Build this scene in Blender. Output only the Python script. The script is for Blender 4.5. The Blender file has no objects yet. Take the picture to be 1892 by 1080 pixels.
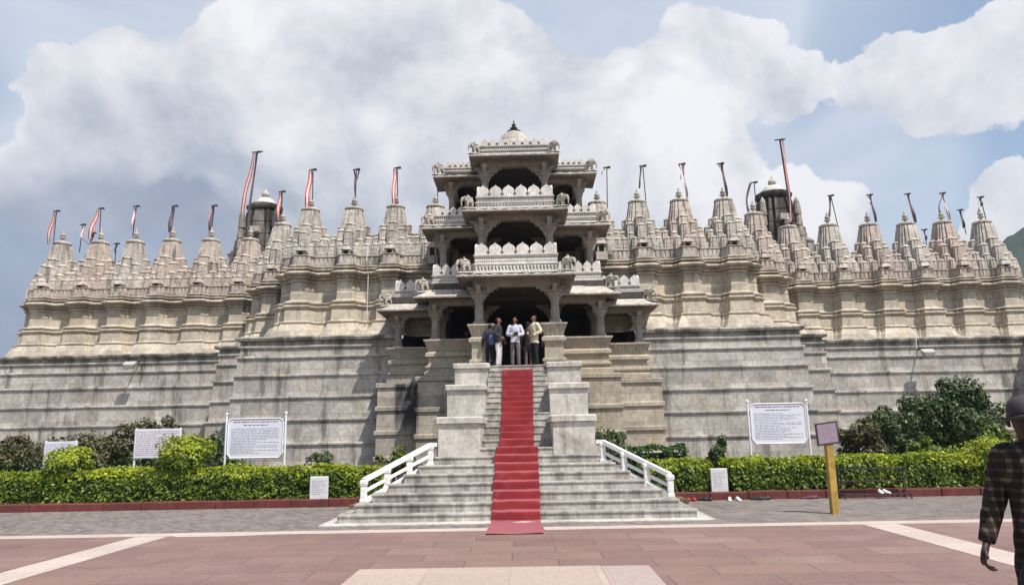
import bpy, math, random
import numpy as np
from mathutils import Vector, Matrix, noise
R=math.radians
random.seed(7); rng=np.random.default_rng(11)
sc=bpy.context.scene
COL=sc.collection

# ------------------------------------------------------------------ helpers
class MB:
    def __init__(s): s.v=[]; s.f=[]; s.m=[]
    def add(s,vs,fs,m=0):
        b=len(s.v); s.v+= [tuple(p) for p in vs]
        for f in fs: s.f.append(tuple(i+b for i in f)); s.m.append(m)
    def box(s,x0,x1,y0,y1,z0,z1,m=0,tx=0,ty=0):
        # tx,ty: inset of the top
        s.add([(x0,y0,z0),(x1,y0,z0),(x1,y1,z0),(x0,y1,z0),(x0+tx,y0+ty,z1),(x1-tx,y0+ty,z1),(x1-tx,y1-ty,z1),(x0+tx,y1-ty,z1)],
              [(0,3,2,1),(4,5,6,7),(0,1,5,4),(1,2,6,5),(2,3,7,6),(3,0,4,7)],m)
    def bbox(s,x0,x1,y0,y1,z0,z1,b=.015,m=0):
        # box with bevelled vertical and top edges
        def ring(i,z): return [(x0+i+b,y0+i,z),(x1-i-b,y0+i,z),(x1-i,y0+i+b,z),(x1-i,y1-i-b,z),(x1-i-b,y1-i,z),(x0+i+b,y1-i,z),(x0+i,y1-i-b,z),(x0+i,y0+i+b,z)]
        s.loft([ring(0,z0),ring(0,z1-b),ring(b,z1)],m)
    def loft(s,rings,m=0,caps=(True,True),closed=True):
        n=len(rings[0]); vs=[p for r in rings for p in r]; fs=[]
        for i in range(len(rings)-1):
            for j in range(n if closed else n-1):
                k=(j+1)%n; fs.append((i*n+j,i*n+k,(i+1)*n+k,(i+1)*n+j))
        if caps[0]: fs.append(tuple(range(n))[::-1])
        if caps[1]: fs.append(tuple((len(rings)-1)*n+j for j in range(n)))
        s.add(vs,fs,m)
    def lathe(s,prof,c=(0,0,0),n=16,m=0,ph=0):
        rs=[[(c[0]+r*math.cos(ph+2*math.pi*j/n),c[1]+r*math.sin(ph+2*math.pi*j/n),c[2]+z) for j in range(n)] for r,z in prof]
        s.loft(rs,m)
    def tube(s,pts,r,n=6,m=0):
        pts=[Vector(p) for p in pts]; rs=[]
        rr=r if isinstance(r,(list,tuple)) else [r]*len(pts)
        for i,p in enumerate(pts):
            d=(pts[min(i+1,len(pts)-1)]-pts[max(i-1,0)]).normalized()
            if i==0: a=d.cross(Vector((0,0,1)) if abs(d.z)<.9 else Vector((1,0,0)))
            a=(a-d*a.dot(d)).normalized(); b=d.cross(a)
            rs.append([tuple(p+rr[i]*(math.cos(t)*a+math.sin(t)*b)) for t in [2*math.pi*k/n for k in range(n)]])
        s.loft(rs,m)
    def bar(s,a,b,w,h,m=0):
        # rectangular bar from a to b (w across, h up)
        a=Vector(a); b=Vector(b); d=(b-a).normalized()
        x=d.cross(Vector((0,0,1)))
        x=(Vector((1,0,0)) if x.length<1e-4 else x.normalized())*w/2; z=x.normalized().cross(d)*h/2
        vs=[a-x-z,a+x-z,a+x+z,a-x+z,b-x-z,b+x-z,b+x+z,b-x+z]
        s.add(vs,[(0,1,2,3),(7,6,5,4),(0,4,5,1),(1,5,6,2),(2,6,7,3),(3,7,4,0)],m)
    def prism(s,poly,o,u,w,d,m=0):
        # polygon (a,b) in plane o + a*u + b*w, extruded by vector d
        o=Vector(o);u=Vector(u);w=Vector(w);d=Vector(d)
        n=len(poly); vs=[o+a*u+b*w for a,b in poly]; vs=vs+[p+d for p in vs]
        fs=[tuple(range(n)),tuple(range(2*n-1,n-1,-1))]+[(i,n+i,n+(i+1)%n,(i+1)%n) for i in range(n)]
        s.add(vs,fs,m)
    def build(s,name,mat,parent=None,jit=0,jf=1.3,world=True,smooth=False,norm=False):
        me=bpy.data.meshes.new(name)
        vs=s.v
        if jit:
            out=[]
            for p in vs:
                q=Vector(p); n=noise.noise_vector(q*jf)*jit+noise.noise_vector(q*jf*4.1)*jit*.4
                out.append(tuple(q+n))
            vs=out
        me.from_pydata(vs,[],s.f)
        mats=mat if isinstance(mat,(list,tuple)) else [mat]
        for q in mats: me.materials.append(q)
        if len(mats)>1: me.polygons.foreach_set('material_index',s.m)
        if smooth: me.polygons.foreach_set('use_smooth',[True]*len(s.f))
        if norm:
            import bmesh
            bm=bmesh.new(); bm.from_mesh(me); bmesh.ops.recalc_face_normals(bm,faces=bm.faces); bm.to_mesh(me); bm.free()
        me.update()
        return link(name,me,parent,world)
WLOC={}
def wl(o):
    return WLOC.get(o.name,Matrix.Identity(4))
def link(name,me,parent=None,world=True):
    o=bpy.data.objects.new(name,me); COL.objects.link(o)
    if parent:
        o.parent=parent
        if world: o.matrix_parent_inverse=wl(parent).inverted()
        else: WLOC[o.name]=wl(parent)
    return o
def put(o,loc,rz=0,s=1):
    # place an object whose parent (if any) is in world terms
    o.location=loc; o.rotation_euler=(0,0,rz)
    o.scale=(s,s,s) if not isinstance(s,tuple) else s
    WLOC[o.name]=Matrix.Translation(loc)@Matrix.Rotation(rz,4,'Z')@Matrix.Diagonal((*o.scale,1))
def tag(o,label,cat=None,group=None,kind=None):
    o['label']=label
    if cat: o['category']=cat
    if group: o['group']=group
    if kind: o['kind']=kind
    return o
def struct(o): o['kind']='structure'; return o
def empty(name,loc,rz=0,s=1):
    o=bpy.data.objects.new(name,None); COL.objects.link(o); o.empty_display_size=.3
    put(o,loc,rz,s); return o
def dup(src,parent=None):
    c=src.copy(); COL.objects.link(c)
    if parent: c.parent=parent
    for ch in list(src.children): dup(ch,c)
    return c

# ------------------------------------------------------------------ materials
class NT:
    def __init__(s,mat):
        s.t=mat.node_tree; s.n=s.t.nodes; s.l=s.t.links
    def N(s,typ,**k):
        n=s.n.new(typ)
        for a,b in k.items():
            if a.startswith('i_'):
                key=a[2:]; key=int(key) if key.isdigit() else key.replace('_',' ')
                n.inputs[key].default_value=b
            else: setattr(n,a,b)
        return n
    def L(s,a,b): s.l.new(a,b)
    def noise(s,vec,scale,detail=5,rough=.6,dist=0):
        n=s.N('ShaderNodeTexNoise'); n.inputs['Scale'].default_value=scale; n.inputs['Detail'].default_value=detail
        n.inputs['Roughness'].default_value=rough; n.inputs['Distortion'].default_value=dist
        s.L(vec,n.inputs['Vector']); return n.outputs['Fac']
    def mapr(s,v,a,b,c=0,d=1,smooth=True):
        n=s.N('ShaderNodeMapRange'); n.interpolation_type='SMOOTHSTEP' if smooth else 'LINEAR'
        s.L(v,n.inputs['Value'])
        for i,x in zip(('From Min','From Max','To Min','To Max'),(a,b,c,d)): n.inputs[i].default_value=x
        return n.outputs['Result']
    def mix(s,f,a,b,mode='MIX'):
        n=s.N('ShaderNodeMix'); n.data_type='RGBA'; n.blend_type=mode; n.clamp_factor=True
        for x,i in ((f,0),(a,6),(b,7)):
            if isinstance(x,(int,float)): n.inputs[i].default_value=x
            elif isinstance(x,(tuple,list)): n.inputs[i].default_value=(*x[:3],1)
            else: s.L(x,n.inputs[i])
        return n.outputs[2]
    def math(s,op,a,b=0,clamp=False):
        n=s.N('ShaderNodeMath'); n.operation=op; n.use_clamp=clamp
        for x,i in ((a,0),(b,1)):
            if isinstance(x,(int,float)): n.inputs[i].default_value=x
            else: s.L(x,n.inputs[i])
        return n.outputs[0]
    def scale(s,vec,sx,sy,sz):
        n=s.N('ShaderNodeMapping'); n.inputs['Scale'].default_value=(sx,sy,sz); s.L(vec,n.inputs['Vector']); return n.outputs[0]
def newmat(name):
    m=bpy.data.materials.new(name); m.use_nodes=True; n=NT(m)
    b=n.n['Principled BSDF']; b.inputs['Roughness'].default_value=.85
    b.inputs['Specular IOR Level'].default_value=.25
    return m,n,b
def objpos(n,rnd=False):
    tc=n.N('ShaderNodeTexCoord'); p=tc.outputs['Object']
    if rnd:
        oi=n.N('ShaderNodeObjectInfo'); c=n.N('ShaderNodeVectorMath',operation='SCALE')
        cb=n.N('ShaderNodeCombineXYZ')
        n.L(oi.outputs['Random'],cb.inputs[0]); n.L(oi.outputs['Random'],cb.inputs[1]); n.L(oi.outputs['Random'],cb.inputs[2])
        n.L(cb.outputs[0],c.inputs[0]); c.inputs['Scale'].default_value=61.7
        a=n.N('ShaderNodeVectorMath',operation='ADD'); n.L(p,a.inputs[0]); n.L(c.outputs[0],a.inputs[1]); return a.outputs[0],oi.outputs['Random'],p
    return p,None,p
def stone(name,c1,c2,dark,brick=None,ss=1.0,streak=.5,srange=(.52,.7),patch=.35,rnd=False,bump=.25,topstain=None,tint=None,warm=None,fine=1.0,joint=.5,soilcol=None,boxstain=None):
    m,n,b=newmat(name)
    p,rv,p0=objpos(n,rnd)
    big=n.mapr(n.noise(p,.55,4,.6),.35,.65)
    col=n.mix(big,c1,c2)
    if warm:
        w=n.mapr(n.noise(p,.9,5,.7,.4),.52,.68)
        col=n.mix(n.math('MULTIPLY',w,.75),col,warm)
    if tint and rv is not None:
        f=n.mapr(rv,.45,.8)
        col=n.mix(n.math('MULTIPLY',f,.7),col,tint)
    fi=n.noise(p,9*fine,8,.7)
    col=n.mix(1.0,col,n.mix(n.mapr(fi,.25,.75),(.72,.71,.69),(1.12,1.12,1.12)),'MULTIPLY')
    med=n.noise(p,2.6,6,.65,.6)
    col=n.mix(1.0,col,n.mix(n.mapr(med,.3,.7),(.80,.79,.77),(1.06,1.06,1.06)),'MULTIPLY')
    bh=fi
    if brick:
        sep=n.N('ShaderNodeSeparateXYZ'); n.L(p0,sep.inputs[0])
        cb=n.N('ShaderNodeCombineXYZ')
        wob=n.math('MULTIPLY',n.math('SUBTRACT',n.noise(p,1.2,2),.5),.10)
        n.L(n.math('ADD',n.math('ADD',sep.outputs[0],sep.outputs[1]),wob),cb.inputs[0]); n.L(sep.outputs[2],cb.inputs[1])
        br=n.N('ShaderNodeTexBrick'); n.L(cb.outputs[0],br.inputs['Vector'])
        br.inputs['Scale'].default_value=1; br.inputs['Brick Width'].default_value=brick[0]; br.inputs['Row Height'].default_value=brick[1]
        br.inputs['Mortar Size'].default_value=.008; br.inputs['Mortar Smooth'].default_value=.4; br.inputs['Bias'].default_value=.1
        br.offset=.37; br.squash=.8; br.squash_frequency=3
        br.inputs['Color1'].default_value=(1.12,1.11,1.09,1); br.inputs['Color2'].default_value=(.70,.69,.67,1); br.inputs['Mortar'].default_value=(.34,.33,.32,1)
        col=n.mix(joint,col,br.outputs['Color'],'MULTIPLY')
    st=n.mapr(n.noise(n.scale(p,2.6*ss,2.6*ss,.28),1.0,7,.68),srange[0],srange[1])
    pt=n.mapr(n.noise(p,.8,6,.7,.5),.52,.72)
    f=n.math('ADD',n.math('MULTIPLY',st,streak),n.math('MULTIPLY',pt,patch),True)
    col=n.mix(f,col,dark)
    if topstain:
        sep2=n.N('ShaderNodeSeparateXYZ'); n.L(p0,sep2.inputs[0])
        for (z0,z1,amt) in topstain:
            g=n.mapr(sep2.outputs[2],z0,z1)
            if z1>z0: pass
            s2=n.mapr(n.noise(n.scale(p,1.5,1.5,.22),1.0,7,.7),.38,.62)
            col=n.mix(n.math('MULTIPLY',n.math('MULTIPLY',g,s2),amt),col,soilcol or dark)
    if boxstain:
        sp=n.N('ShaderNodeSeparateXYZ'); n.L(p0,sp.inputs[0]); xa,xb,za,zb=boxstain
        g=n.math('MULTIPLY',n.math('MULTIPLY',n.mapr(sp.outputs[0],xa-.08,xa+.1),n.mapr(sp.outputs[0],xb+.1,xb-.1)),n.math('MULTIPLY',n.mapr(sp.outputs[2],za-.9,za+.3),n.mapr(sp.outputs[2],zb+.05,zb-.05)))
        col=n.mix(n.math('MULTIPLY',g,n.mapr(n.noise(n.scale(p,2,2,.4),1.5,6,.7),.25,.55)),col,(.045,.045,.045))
    n.L(col,b.inputs['Base Color'])
    bp=n.N('ShaderNodeBump'); bp.inputs['Strength'].default_value=bump; bp.inputs['Distance'].default_value=.03
    n.L(n.math('ADD',n.math('MULTIPLY',fi,.5),n.math('MULTIPLY',med,.8)),bp.inputs['Height'])
    n.L(bp.outputs[0],b.inputs['Normal'])
    b.inputs['Roughness'].default_value=.9
    return m
def plain(name,c,rough=.6,var=.15,scale=8,metal=0,spec=.3,rnd=False):
    m,n,b=newmat(name); p,rv,_=objpos(n,rnd)
    f=n.mapr(n.noise(p,scale,5,.65),.3,.7)
    n.L(n.mix(f,tuple(x*(1-var) for x in c),tuple(x*(1+var) for x in c)),b.inputs['Base Color'])
    b.inputs['Roughness'].default_value=rough; b.inputs['Metallic'].default_value=metal; b.inputs['Specular IOR Level'].default_value=spec
    return m
def leafmat(name,cols,trans=.25):
    m,n,b=newmat(name); g=n.N('ShaderNodeNewGeometry')
    rp=n.N('ShaderNodeValToRGB'); e=rp.color_ramp.elements
    e[0].color=(*cols[0],1); e[1].color=(*cols[-1],1)
    for i,c in enumerate(cols[1:-1]):
        q=e.new((i+1)/(len(cols)-1)); q.color=(*c,1)
    n.L(g.outputs['Random Per Island'],rp.inputs[0])
    p,_,_=objpos(n); cl=n.mapr(n.noise(p,1.7,3),.35,.65)
    c=n.mix(1.0,rp.outputs[0],n.mix(cl,(.72,.75,.7),(1.2,1.15,1.0)),'MULTIPLY')
    n.L(c,b.inputs['Base Color']); b.inputs['Roughness'].default_value=.5; b.inputs['Specular IOR Level'].default_value=.35
    tr=n.N('ShaderNodeBsdfTranslucent'); n.L(c,tr.inputs[0])
    mx=n.N('ShaderNodeMixShader'); mx.inputs[0].default_value=trans
    n.L(b.outputs[0],mx.inputs[1]); n.L(tr.outputs[0],mx.inputs[2]); n.L(mx.outputs[0],n.n['Material Output'].inputs[0])
    return m

M={}
M['plinth']=stone('plinth stone',(.60,.56,.515),(.47,.445,.415),(.12,.11,.10),brick=(1.05,.42),streak=.85,srange=(.50,.68),ss=.75,patch=.5,bump=.4,topstain=[(4.75,5.35,.85)],soilcol=(.07,.062,.055),joint=.75,warm=(.55,.475,.365))
M['porchbase']=stone('porch base stone',(.53,.475,.39),(.44,.40,.34),(.13,.115,.10),brick=(1.1,.5),streak=.45,patch=.28,bump=.35,joint=.65,warm=(.52,.42,.27),boxstain=(-4.5,-3.5,2.1,3.5))
M['wall']=stone('temple wall stone',(.61,.54,.44),(.52,.465,.385),(.19,.165,.14),brick=(.9,.52),streak=.55,srange=(.53,.70),patch=.32,bump=.3,joint=.6,warm=(.62,.49,.33),topstain=[(7.2,8.0,.75),(6.05,5.5,.6)])
M['spire']=stone('spire stone',(.60,.55,.485),(.47,.43,.38),(.11,.098,.085),streak=.72,srange=(.47,.66),ss=1.8,patch=.34,rnd=True,bump=.45,tint=(.52,.42,.36))
M['darkspire']=stone('blackened spire stone',(.20,.175,.155),(.10,.088,.08),(.025,.022,.02),streak=.9,srange=(.44,.58),patch=.4,rnd=True,bump=.4)
M['midspire']=stone('streaked tower stone',(.48,.43,.38),(.34,.30,.27),(.06,.053,.048),streak=.9,srange=(.46,.62),patch=.4,rnd=True,bump=.4)
M['cap']=stone('weathered cap stone',(.56,.51,.44),(.44,.40,.35),(.16,.15,.135),streak=.35,patch=.3,rnd=True)
M['porch']=stone('porch stone',(.36,.32,.28),(.29,.26,.225),(.14,.12,.105),streak=.4,patch=.2,bump=.2,fine=1.4)
M['eave']=stone('weathered shaded eave stone',(.27,.235,.205),(.20,.175,.155),(.09,.078,.07),streak=.4,patch=.25,bump=.2)  # underside copy of the eave stone, shade darkened into its colour
M['eave_lit_top']=stone('weathered lit eave top',(.56,.51,.45),(.45,.41,.36),(.18,.16,.14),streak=.4,patch=.35,bump=.25)  # same eave stone with sunlight brightened into its colour, for top and lip
M['white']=stone('pale carved marble',(.74,.70,.65),(.64,.60,.56),(.24,.22,.20),streak=.4,srange=(.55,.74),patch=.15,bump=.2,fine=1.5)
M['dim']=stone('shaded interior stone',(.10,.088,.08),(.075,.066,.06),(.04,.035,.03),streak=.3,bump=.2)  # base colour darkened to paint in the deep shade of the hall
M['hole']=plain('pierced hole shadow stone',(.10,.09,.08),.95)  # dark tone painted as shade inside holes and niches that are not cut
M['stair']=stone('stair marble',(.57,.535,.485),(.47,.44,.395),(.11,.10,.088),streak=.62,srange=(.42,.64),patch=.55,ss=1.5,bump=.25,fine=1.4,brick=(1.0,.17),joint=.3)
M['pier']=stone('pier marble',(.63,.59,.53),(.51,.475,.43),(.15,.135,.12),streak=.65,srange=(.52,.69),patch=.45,bump=.25,brick=(.62,.4),joint=.22)
M['rail']=plain('white painted railing',(.76,.73,.70),.55,.08,5)
M['carpet']=None
M['kerb']=stone('red kerb paint',(.17,.045,.04),(.13,.04,.035),(.05,.03,.027),streak=.6,patch=.4,bump=.3)
M['metal']=plain('pale painted steel',(.70,.70,.72),.45,.06)
M['darkmetal']=plain('dark rusty steel',(.05,.035,.035),.6,.4,12)
M['board']=plain('sign board enamel',(.66,.64,.70),.4,.05,2)
M['ink']=plain('faded blue ink',(.36,.36,.46),.6,.2)
M['ink2']=plain('dark ink',(.16,.15,.2),.6,.2)
M['inkred']=plain('maroon ink',(.42,.27,.33),.6,.2)
M['yellow']=plain('yellow post paint',(.38,.245,.055),.55,.25,6)
M['plaque']=plain('white marble plaque',(.62,.60,.60),.5,.1,5)
M['soil']=plain('garden soil',(.12,.085,.055),.95,.4,4)
M['stem']=plain('bark',(.10,.075,.05),.9,.3,20)
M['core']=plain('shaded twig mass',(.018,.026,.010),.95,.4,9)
M['pole']=plain('flag pole iron',(.045,.04,.045),.5,.2)
M['fred']=plain('red flag cloth',(.40,.115,.10),.8,.2,6,rnd=True)
M['fwhite']=plain('faded white flag cloth',(.62,.52,.50),.8,.15,6,rnd=True)
M['fdark']=plain('dark flag cloth',(.12,.08,.095),.8,.25,6)
# leaves
M['hedgetop']=leafmat('young hedge leaves',[(.18,.24,.015),(.28,.34,.02),(.38,.42,.035),(.23,.31,.03)],.3)
M['hedge']=leafmat('hedge leaves',[(.04,.075,.008),(.105,.17,.018),(.22,.28,.035),(.07,.125,.02),(.155,.215,.03)],.25)
M['bush']=leafmat('dark shrub leaves',[(.022,.045,.014),(.05,.09,.026),(.095,.14,.04),(.04,.07,.024)],.2)
M['brown']=leafmat('bronze shrub leaves',[(.06,.065,.028),(.11,.105,.05),(.16,.135,.065),(.075,.085,.038)],.2)

def carpet_mat():
    m,n,b=newmat('red carpet'); p,_,_=objpos(n)
    w=n.noise(p,120,2,.6); s=n.noise(p,1.6,4,.6)
    c=n.mix(n.mapr(s,.3,.7),(.22,.017,.022),(.30,.030,.034)); c=n.mix(n.math('MULTIPLY',n.mapr(n.noise(p,3.2,7,.7,.5),.52,.74),.5),c,(.36,.10,.09))
    c=n.mix(1.0,c,n.mix(w,(.75,.75,.75),(1.2,1.2,1.2)),'MULTIPLY')
    n.L(c,b.inputs['Base Color']); b.inputs['Roughness'].default_value=.95; b.inputs['Sheen Weight'].default_value=.3
    bp=n.N('ShaderNodeBump'); bp.inputs['Strength'].default_value=.3; bp.inputs['Distance'].default_value=.01; n.L(w,bp.inputs['Height']); n.L(bp.outputs[0],b.inputs['Normal'])
    return m
M['carpet']=carpet_mat()
def tiles(name,w,h,cols,mortar,rough=.8,jit=.25,msize=.006,off=.5,bump=.15,stain=(.2,.15,.13),rot=0):
    m,n,b=newmat(name); p,_,_=objpos(n)
    mp=n.N('ShaderNodeMapping'); mp.inputs['Rotation'].default_value=(0,0,rot); n.L(p,mp.inputs[0])
    br=n.N('ShaderNodeTexBrick'); n.L(mp.outputs[0],br.inputs['Vector']); br.inputs['Scale'].default_value=1
    br.inputs['Brick Width'].default_value=w; br.inputs['Row Height'].default_value=h; br.offset=off
    br.inputs['Mortar Size'].default_value=msize; br.inputs['Mortar Smooth'].default_value=.3; br.inputs['Bias'].default_value=0
    br.inputs['Color1'].default_value=(0,0,0,1); br.inputs['Color2'].default_value=(1,1,1,1); br.inputs['Mortar'].default_value=(.5,.5,.5,1)
    f=n.math('ADD',n.math('MULTIPLY',br.outputs['Color'],jit),n.math('MULTIPLY',n.noise(p,.35,3),1-jit))
    rp=n.N('ShaderNodeValToRGB'); e=rp.color_ramp.elements; e[0].position=.25; e[1].position=.75
    e[0].color=(*cols[0],1); e[1].color=(*cols[-1],1)
    for i,c in enumerate(cols[1:-1]):
        q=e.new(.25+.5*(i+1)/(len(cols)-1)); q.color=(*c,1)
    n.L(f,rp.inputs[0]); c=rp.outputs[0]
    fi=n.noise(p,14,8,.7)
    c=n.mix(1.0,c,n.mix(n.mapr(fi,.25,.75),(.82,.82,.82),(1.12,1.12,1.12)),'MULTIPLY')
    st=n.mapr(n.noise(n.scale(p,.5,1.6,1),1.0,6,.7,.8),.52,.75)
    c=n.mix(n.math('MULTIPLY',st,.55),c,stain)
    c=n.mix(n.math('MULTIPLY',br.outputs['Fac'],.7),c,mortar)
    n.L(c,b.inputs['Base Color']); b.inputs['Roughness'].default_value=rough
    bp=n.N('ShaderNodeBump'); bp.inputs['Strength'].default_value=bump; bp.inputs['Distance'].default_value=.02
    n.L(n.math('SUBTRACT',n.math('MULTIPLY',fi,.4),br.outputs['Fac']),bp.inputs['Height']); n.L(bp.outputs[0],b.inputs['Normal'])
    return m
M['plaza']=tiles('red sandstone slabs',1.25,.62,[(.17,.10,.086),(.235,.15,.125),(.195,.12,.105),(.265,.185,.155)],(.10,.068,.06),stain=(.135,.095,.084),jit=.34,msize=.011,bump=.3)
M['cream']=tiles('cream stone band',.9,.6,[(.44,.36,.31),(.50,.41,.355)],(.30,.24,.21),jit=.5,stain=(.35,.28,.25))
M['pad']=tiles('pale pink slabs',1.05,1.2,[(.38,.295,.245),(.43,.335,.28)],(.26,.20,.17),jit=.5,off=0,stain=(.42,.33,.28))
M['pad2']=tiles('grey pink slabs',.6,1.2,[(.36,.29,.255),(.39,.31,.27)],(.27,.22,.19),jit=.5,off=0,stain=(.33,.26,.23))
M['cobble']=tiles('grey paving bricks',.22,.11,[(.135,.115,.10),(.20,.17,.15),(.25,.21,.185)],(.11,.095,.085),jit=.5,msize=.008,bump=.5,stain=(.15,.13,.115),rot=.78)
def hillmat():
    m,n,b=newmat('forested hill'); p,_,_=objpos(n)
    a=n.noise(p,.12,8,.75); c2=n.noise(p,.02,4,.6)
    c=n.mix(n.mapr(a,.35,.65),(.02,.045,.022),(.055,.09,.04)); c=n.mix(n.mapr(c2,.4,.65),c,(.035,.07,.035))
    n.L(c,b.inputs['Base Color']); b.inputs['Roughness'].default_value=1
    bp=n.N('ShaderNodeBump'); bp.inputs['Strength'].default_value=1; bp.inputs['Distance'].default_value=4; n.L(a,bp.inputs['Height']); n.L(bp.outputs[0],b.inputs['Normal'])
    return m
M['hill']=hillmat()

# ------------------------------------------------------------------ ground
def sheet(name,x0,x1,y0,y1,z,mat,n=1):
    mb=MB(); mb.add([(x0,y0,z),(x1,y0,z),(x1,y1,z),(x0,y1,z)],[(0,1,2,3)]); return struct(mb.build(name,mat))
m_ground=plain('dry earth',(.17,.135,.10),.95,.3,.5)
sheet('ground',-850,850,-50,850,-.012,m_ground)
sheet('plaza',-22,22,-8,14.05,-.004,M['plaza'])
sheet('path',-26,26,14.05,18.62,-.004,M['cobble'])
mb=MB()
for a in ((-22,22,13.62,14.05),(-6.78,-6.18,-8,13.60),(6.10,6.70,-8,13.60)):
    mb.add([(a[0],a[2],0),(a[1],a[2],0),(a[1],a[3],0),(a[0],a[3],0)],[(0,1,2,3)])
mb.add([(-6.05,13.5,0),(-4.9,13.5,0),(-4.4,13.62,0),(-6.05,13.62,0)],[(0,1,2,3)])
struct(mb.build('paving_band',M['cream']))
sheet('centre_paving',-1.96,1.15,-8,10.02,.0,M['pad']); sheet('centre_paving_edge',1.155,1.76,-8,9.98,.0,M['pad2'])
mb=MB(); mb.box(-26,-3.95,18.82,28.4,-.05,.13); mb.box(3.95,26,18.82,28.4,-.05,.13); mb.box(-3.95,3.95,17.8,26,-.05,.1)
struct(mb.build('garden_bed',M['soil'],jit=0))
mb=MB()
for x0,x1 in ((-26,-3.72),(3.72,26)):
    n=int((x1-x0)/.9)
    for i in range(n):
        a=x0+(x1-x0)*i/n; b=x0+(x1-x0)*(i+1)/n
        dy=random.uniform(-.012,.012); dz=random.uniform(-.012,.012)
        mb.bbox(a+.004,b-.004,18.62+dy,18.86+dy,-.05,.185+dz,.02)
struct(mb.build('kerb',M['kerb'],jit=.006))
# hill beyond on the right, and a low far one on the left
def hill(name,cx,cy,sx,sy,h,seed):
    nx,ny=110,50; vs=[];fs=[]
    for j in range(ny):
        for i in range(nx):
            u=i/(nx-1)*2-1; v=j/(ny-1)*2-1
            e=max(0,1-(u*u+v*v*.9))**1.1
            p=Vector((u*3+seed,v*3,0)); z=h*e*(1+.28*noise.fractal(p*1.2,1,2,4))+3.0*noise.fractal(p*16,1,2,3)*min(1,e*6)
            vs.append((cx+u*sx,cy+v*sy,z-2))
    for j in range(ny-1):
        for i in range(nx-1): a=j*nx+i; fs.append((a,a+1,a+nx+1,a+nx))
    mb=MB(); mb.add(vs,fs); return struct(mb.build(name,M['hill'],smooth=True))
hill('hills',505,470,300,260,178,1.3)

# ------------------------------------------------------------------ sweeps
def resample(path,d=.7):
    out=[]
    for a,b in zip(path[:-1],path[1:]):
        L=math.hypot(b[0]-a[0],b[1]-a[1]); k=max(1,int(L/d))
        for i in range(k): out.append((a[0]+(b[0]-a[0])*i/k,a[1]+(b[1]-a[1])*i/k))
    out.append(path[-1]); return out
def offsets(path):
    ns=[]
    for a,b in zip(path[:-1],path[1:]):
        L=math.hypot(b[0]-a[0],b[1]-a[1]); ns.append(((b[1]-a[1])/L,-(b[0]-a[0])/L))
    out=[]
    for i in range(len(path)):
        if i==0: out.append(ns[0])
        elif i==len(path)-1: out.append(ns[-1])
        else:
            a,b=ns[i-1],ns[i]; d=max(.35,1+a[0]*b[0]+a[1]*b[1]); out.append(((a[0]+b[0])/d,(a[1]+b[1])/d))
    return out
def sweep(mb,path,prof,m=0):
    of=offsets(path); rows=[]
    for d,z in prof: rows.append([(p[0]+o[0]*d,p[1]+o[1]*d,z) for p,o in zip(path,of)])
    n=len(path); vs=[p for r in rows for p in r]; fs=[]
    for j in range(len(prof)-1):
        for i in range(n-1): a=j*n+i; fs.append((a,a+1,a+n+1,a+n))
    mb.add(vs,fs,m)
def mirror(path): return [(-x,y) for x,y in reversed(path)]

# ------------------------------------------------------------------ temple
temple=empty('temple',(0,29,0))
tag(temple,'great pale stone temple with a terraced wall, rows of carved spires and a tiered porch','temple')

# terrace wall: coursed stone with a projecting lip at the foot of every course
def terrace_prof(zs,bat=.33,lip=.05):
    pr=[]; ztop=zs[-1]
    for i in range(len(zs)-1):
        z0,z1=zs[i],zs[i+1]; d0=bat*(1-z0/ztop)+.055*(len(zs)-1-i)*.35
        pr+=[(d0-.012,z0+.005),(d0-.01,z0+.03),(d0-.02,z1-.10),(d0+lip*.75,z1-.088),(d0+lip*.8,z1-.03),(d0+lip*.55,z1)]
    return pr
tz=[-.05,.62,1.48,2.36,3.2,4.02,4.72,5.12]
def wall_path(s):
    p=[(4.6,28),(10.62,28),(10.62,30.5),(12.45,30.5),(12.45,32.8)]+([(22.35,32.8),(22.35,31.2),(30,31.2)] if s>0 else [(30,32.8)])
    p=resample(p,.8); return p if s>0 else mirror(p)
def terrace(s):
    mb=MB(); P=wall_path(s)
    sweep(mb,P,terrace_prof(tz)+[(.03,5.125),(.02,5.28),(.16,5.31),(.19,5.40),(.17,5.45),(-.3,5.455)])
    # terrace floor behind the lip
    of=offsets(P); a=[(p[0]-.25*o[0],p[1]-.25*o[1],5.45) for p,o in zip(P,of)]; n=len(a)
    b=[(x,48,5.45) for x,y,z in a]
    mb.add(a+b,[(i,i+1,n+i+1,n+i) for i in range(n-1)])
    return mb.build('terrace_wall',M['plinth'],temple,jit=.018,jf=.9)
terrace(1); terrace(-1)

# main walls with projecting bays
def bay(c,Y):
    return [(c-.49,Y),(c-.43,Y-.15),(c-.37,Y-.15),(c-.28,Y-.42),(c+.28,Y-.42),(c+.37,Y-.15),(c+.43,Y-.15),(c+.49,Y)]
IN=[5.15,6.93,8.80]; CO=[10.78]; OUT=[13.25,15.2,17.15,18.98,20.75,22.66]
YI,YC,YO=29.45,31.75,34.35
def main_path(s):
    p=[(3.2,YI)]
    for c in IN: p+=bay(c,YI)
    p+=[(9.55,YI),(9.64,YI+.1),(9.64,YC-.1)]+bay(CO[0],YC)+[(11.6,YC),(11.7,YC+.1),(11.7,YO)]
    for c in OUT: p+=bay(c,YO)
    p+=[(23.45,YO),(23.5,YO+.1),(23.5,YO+12)]
    q=[]
    for a in p:
        if not q or math.hypot(a[0]-q[-1][0],a[1]-q[-1][1])>.02: q.append(a)
    return q if s>0 else mirror(q)
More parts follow.
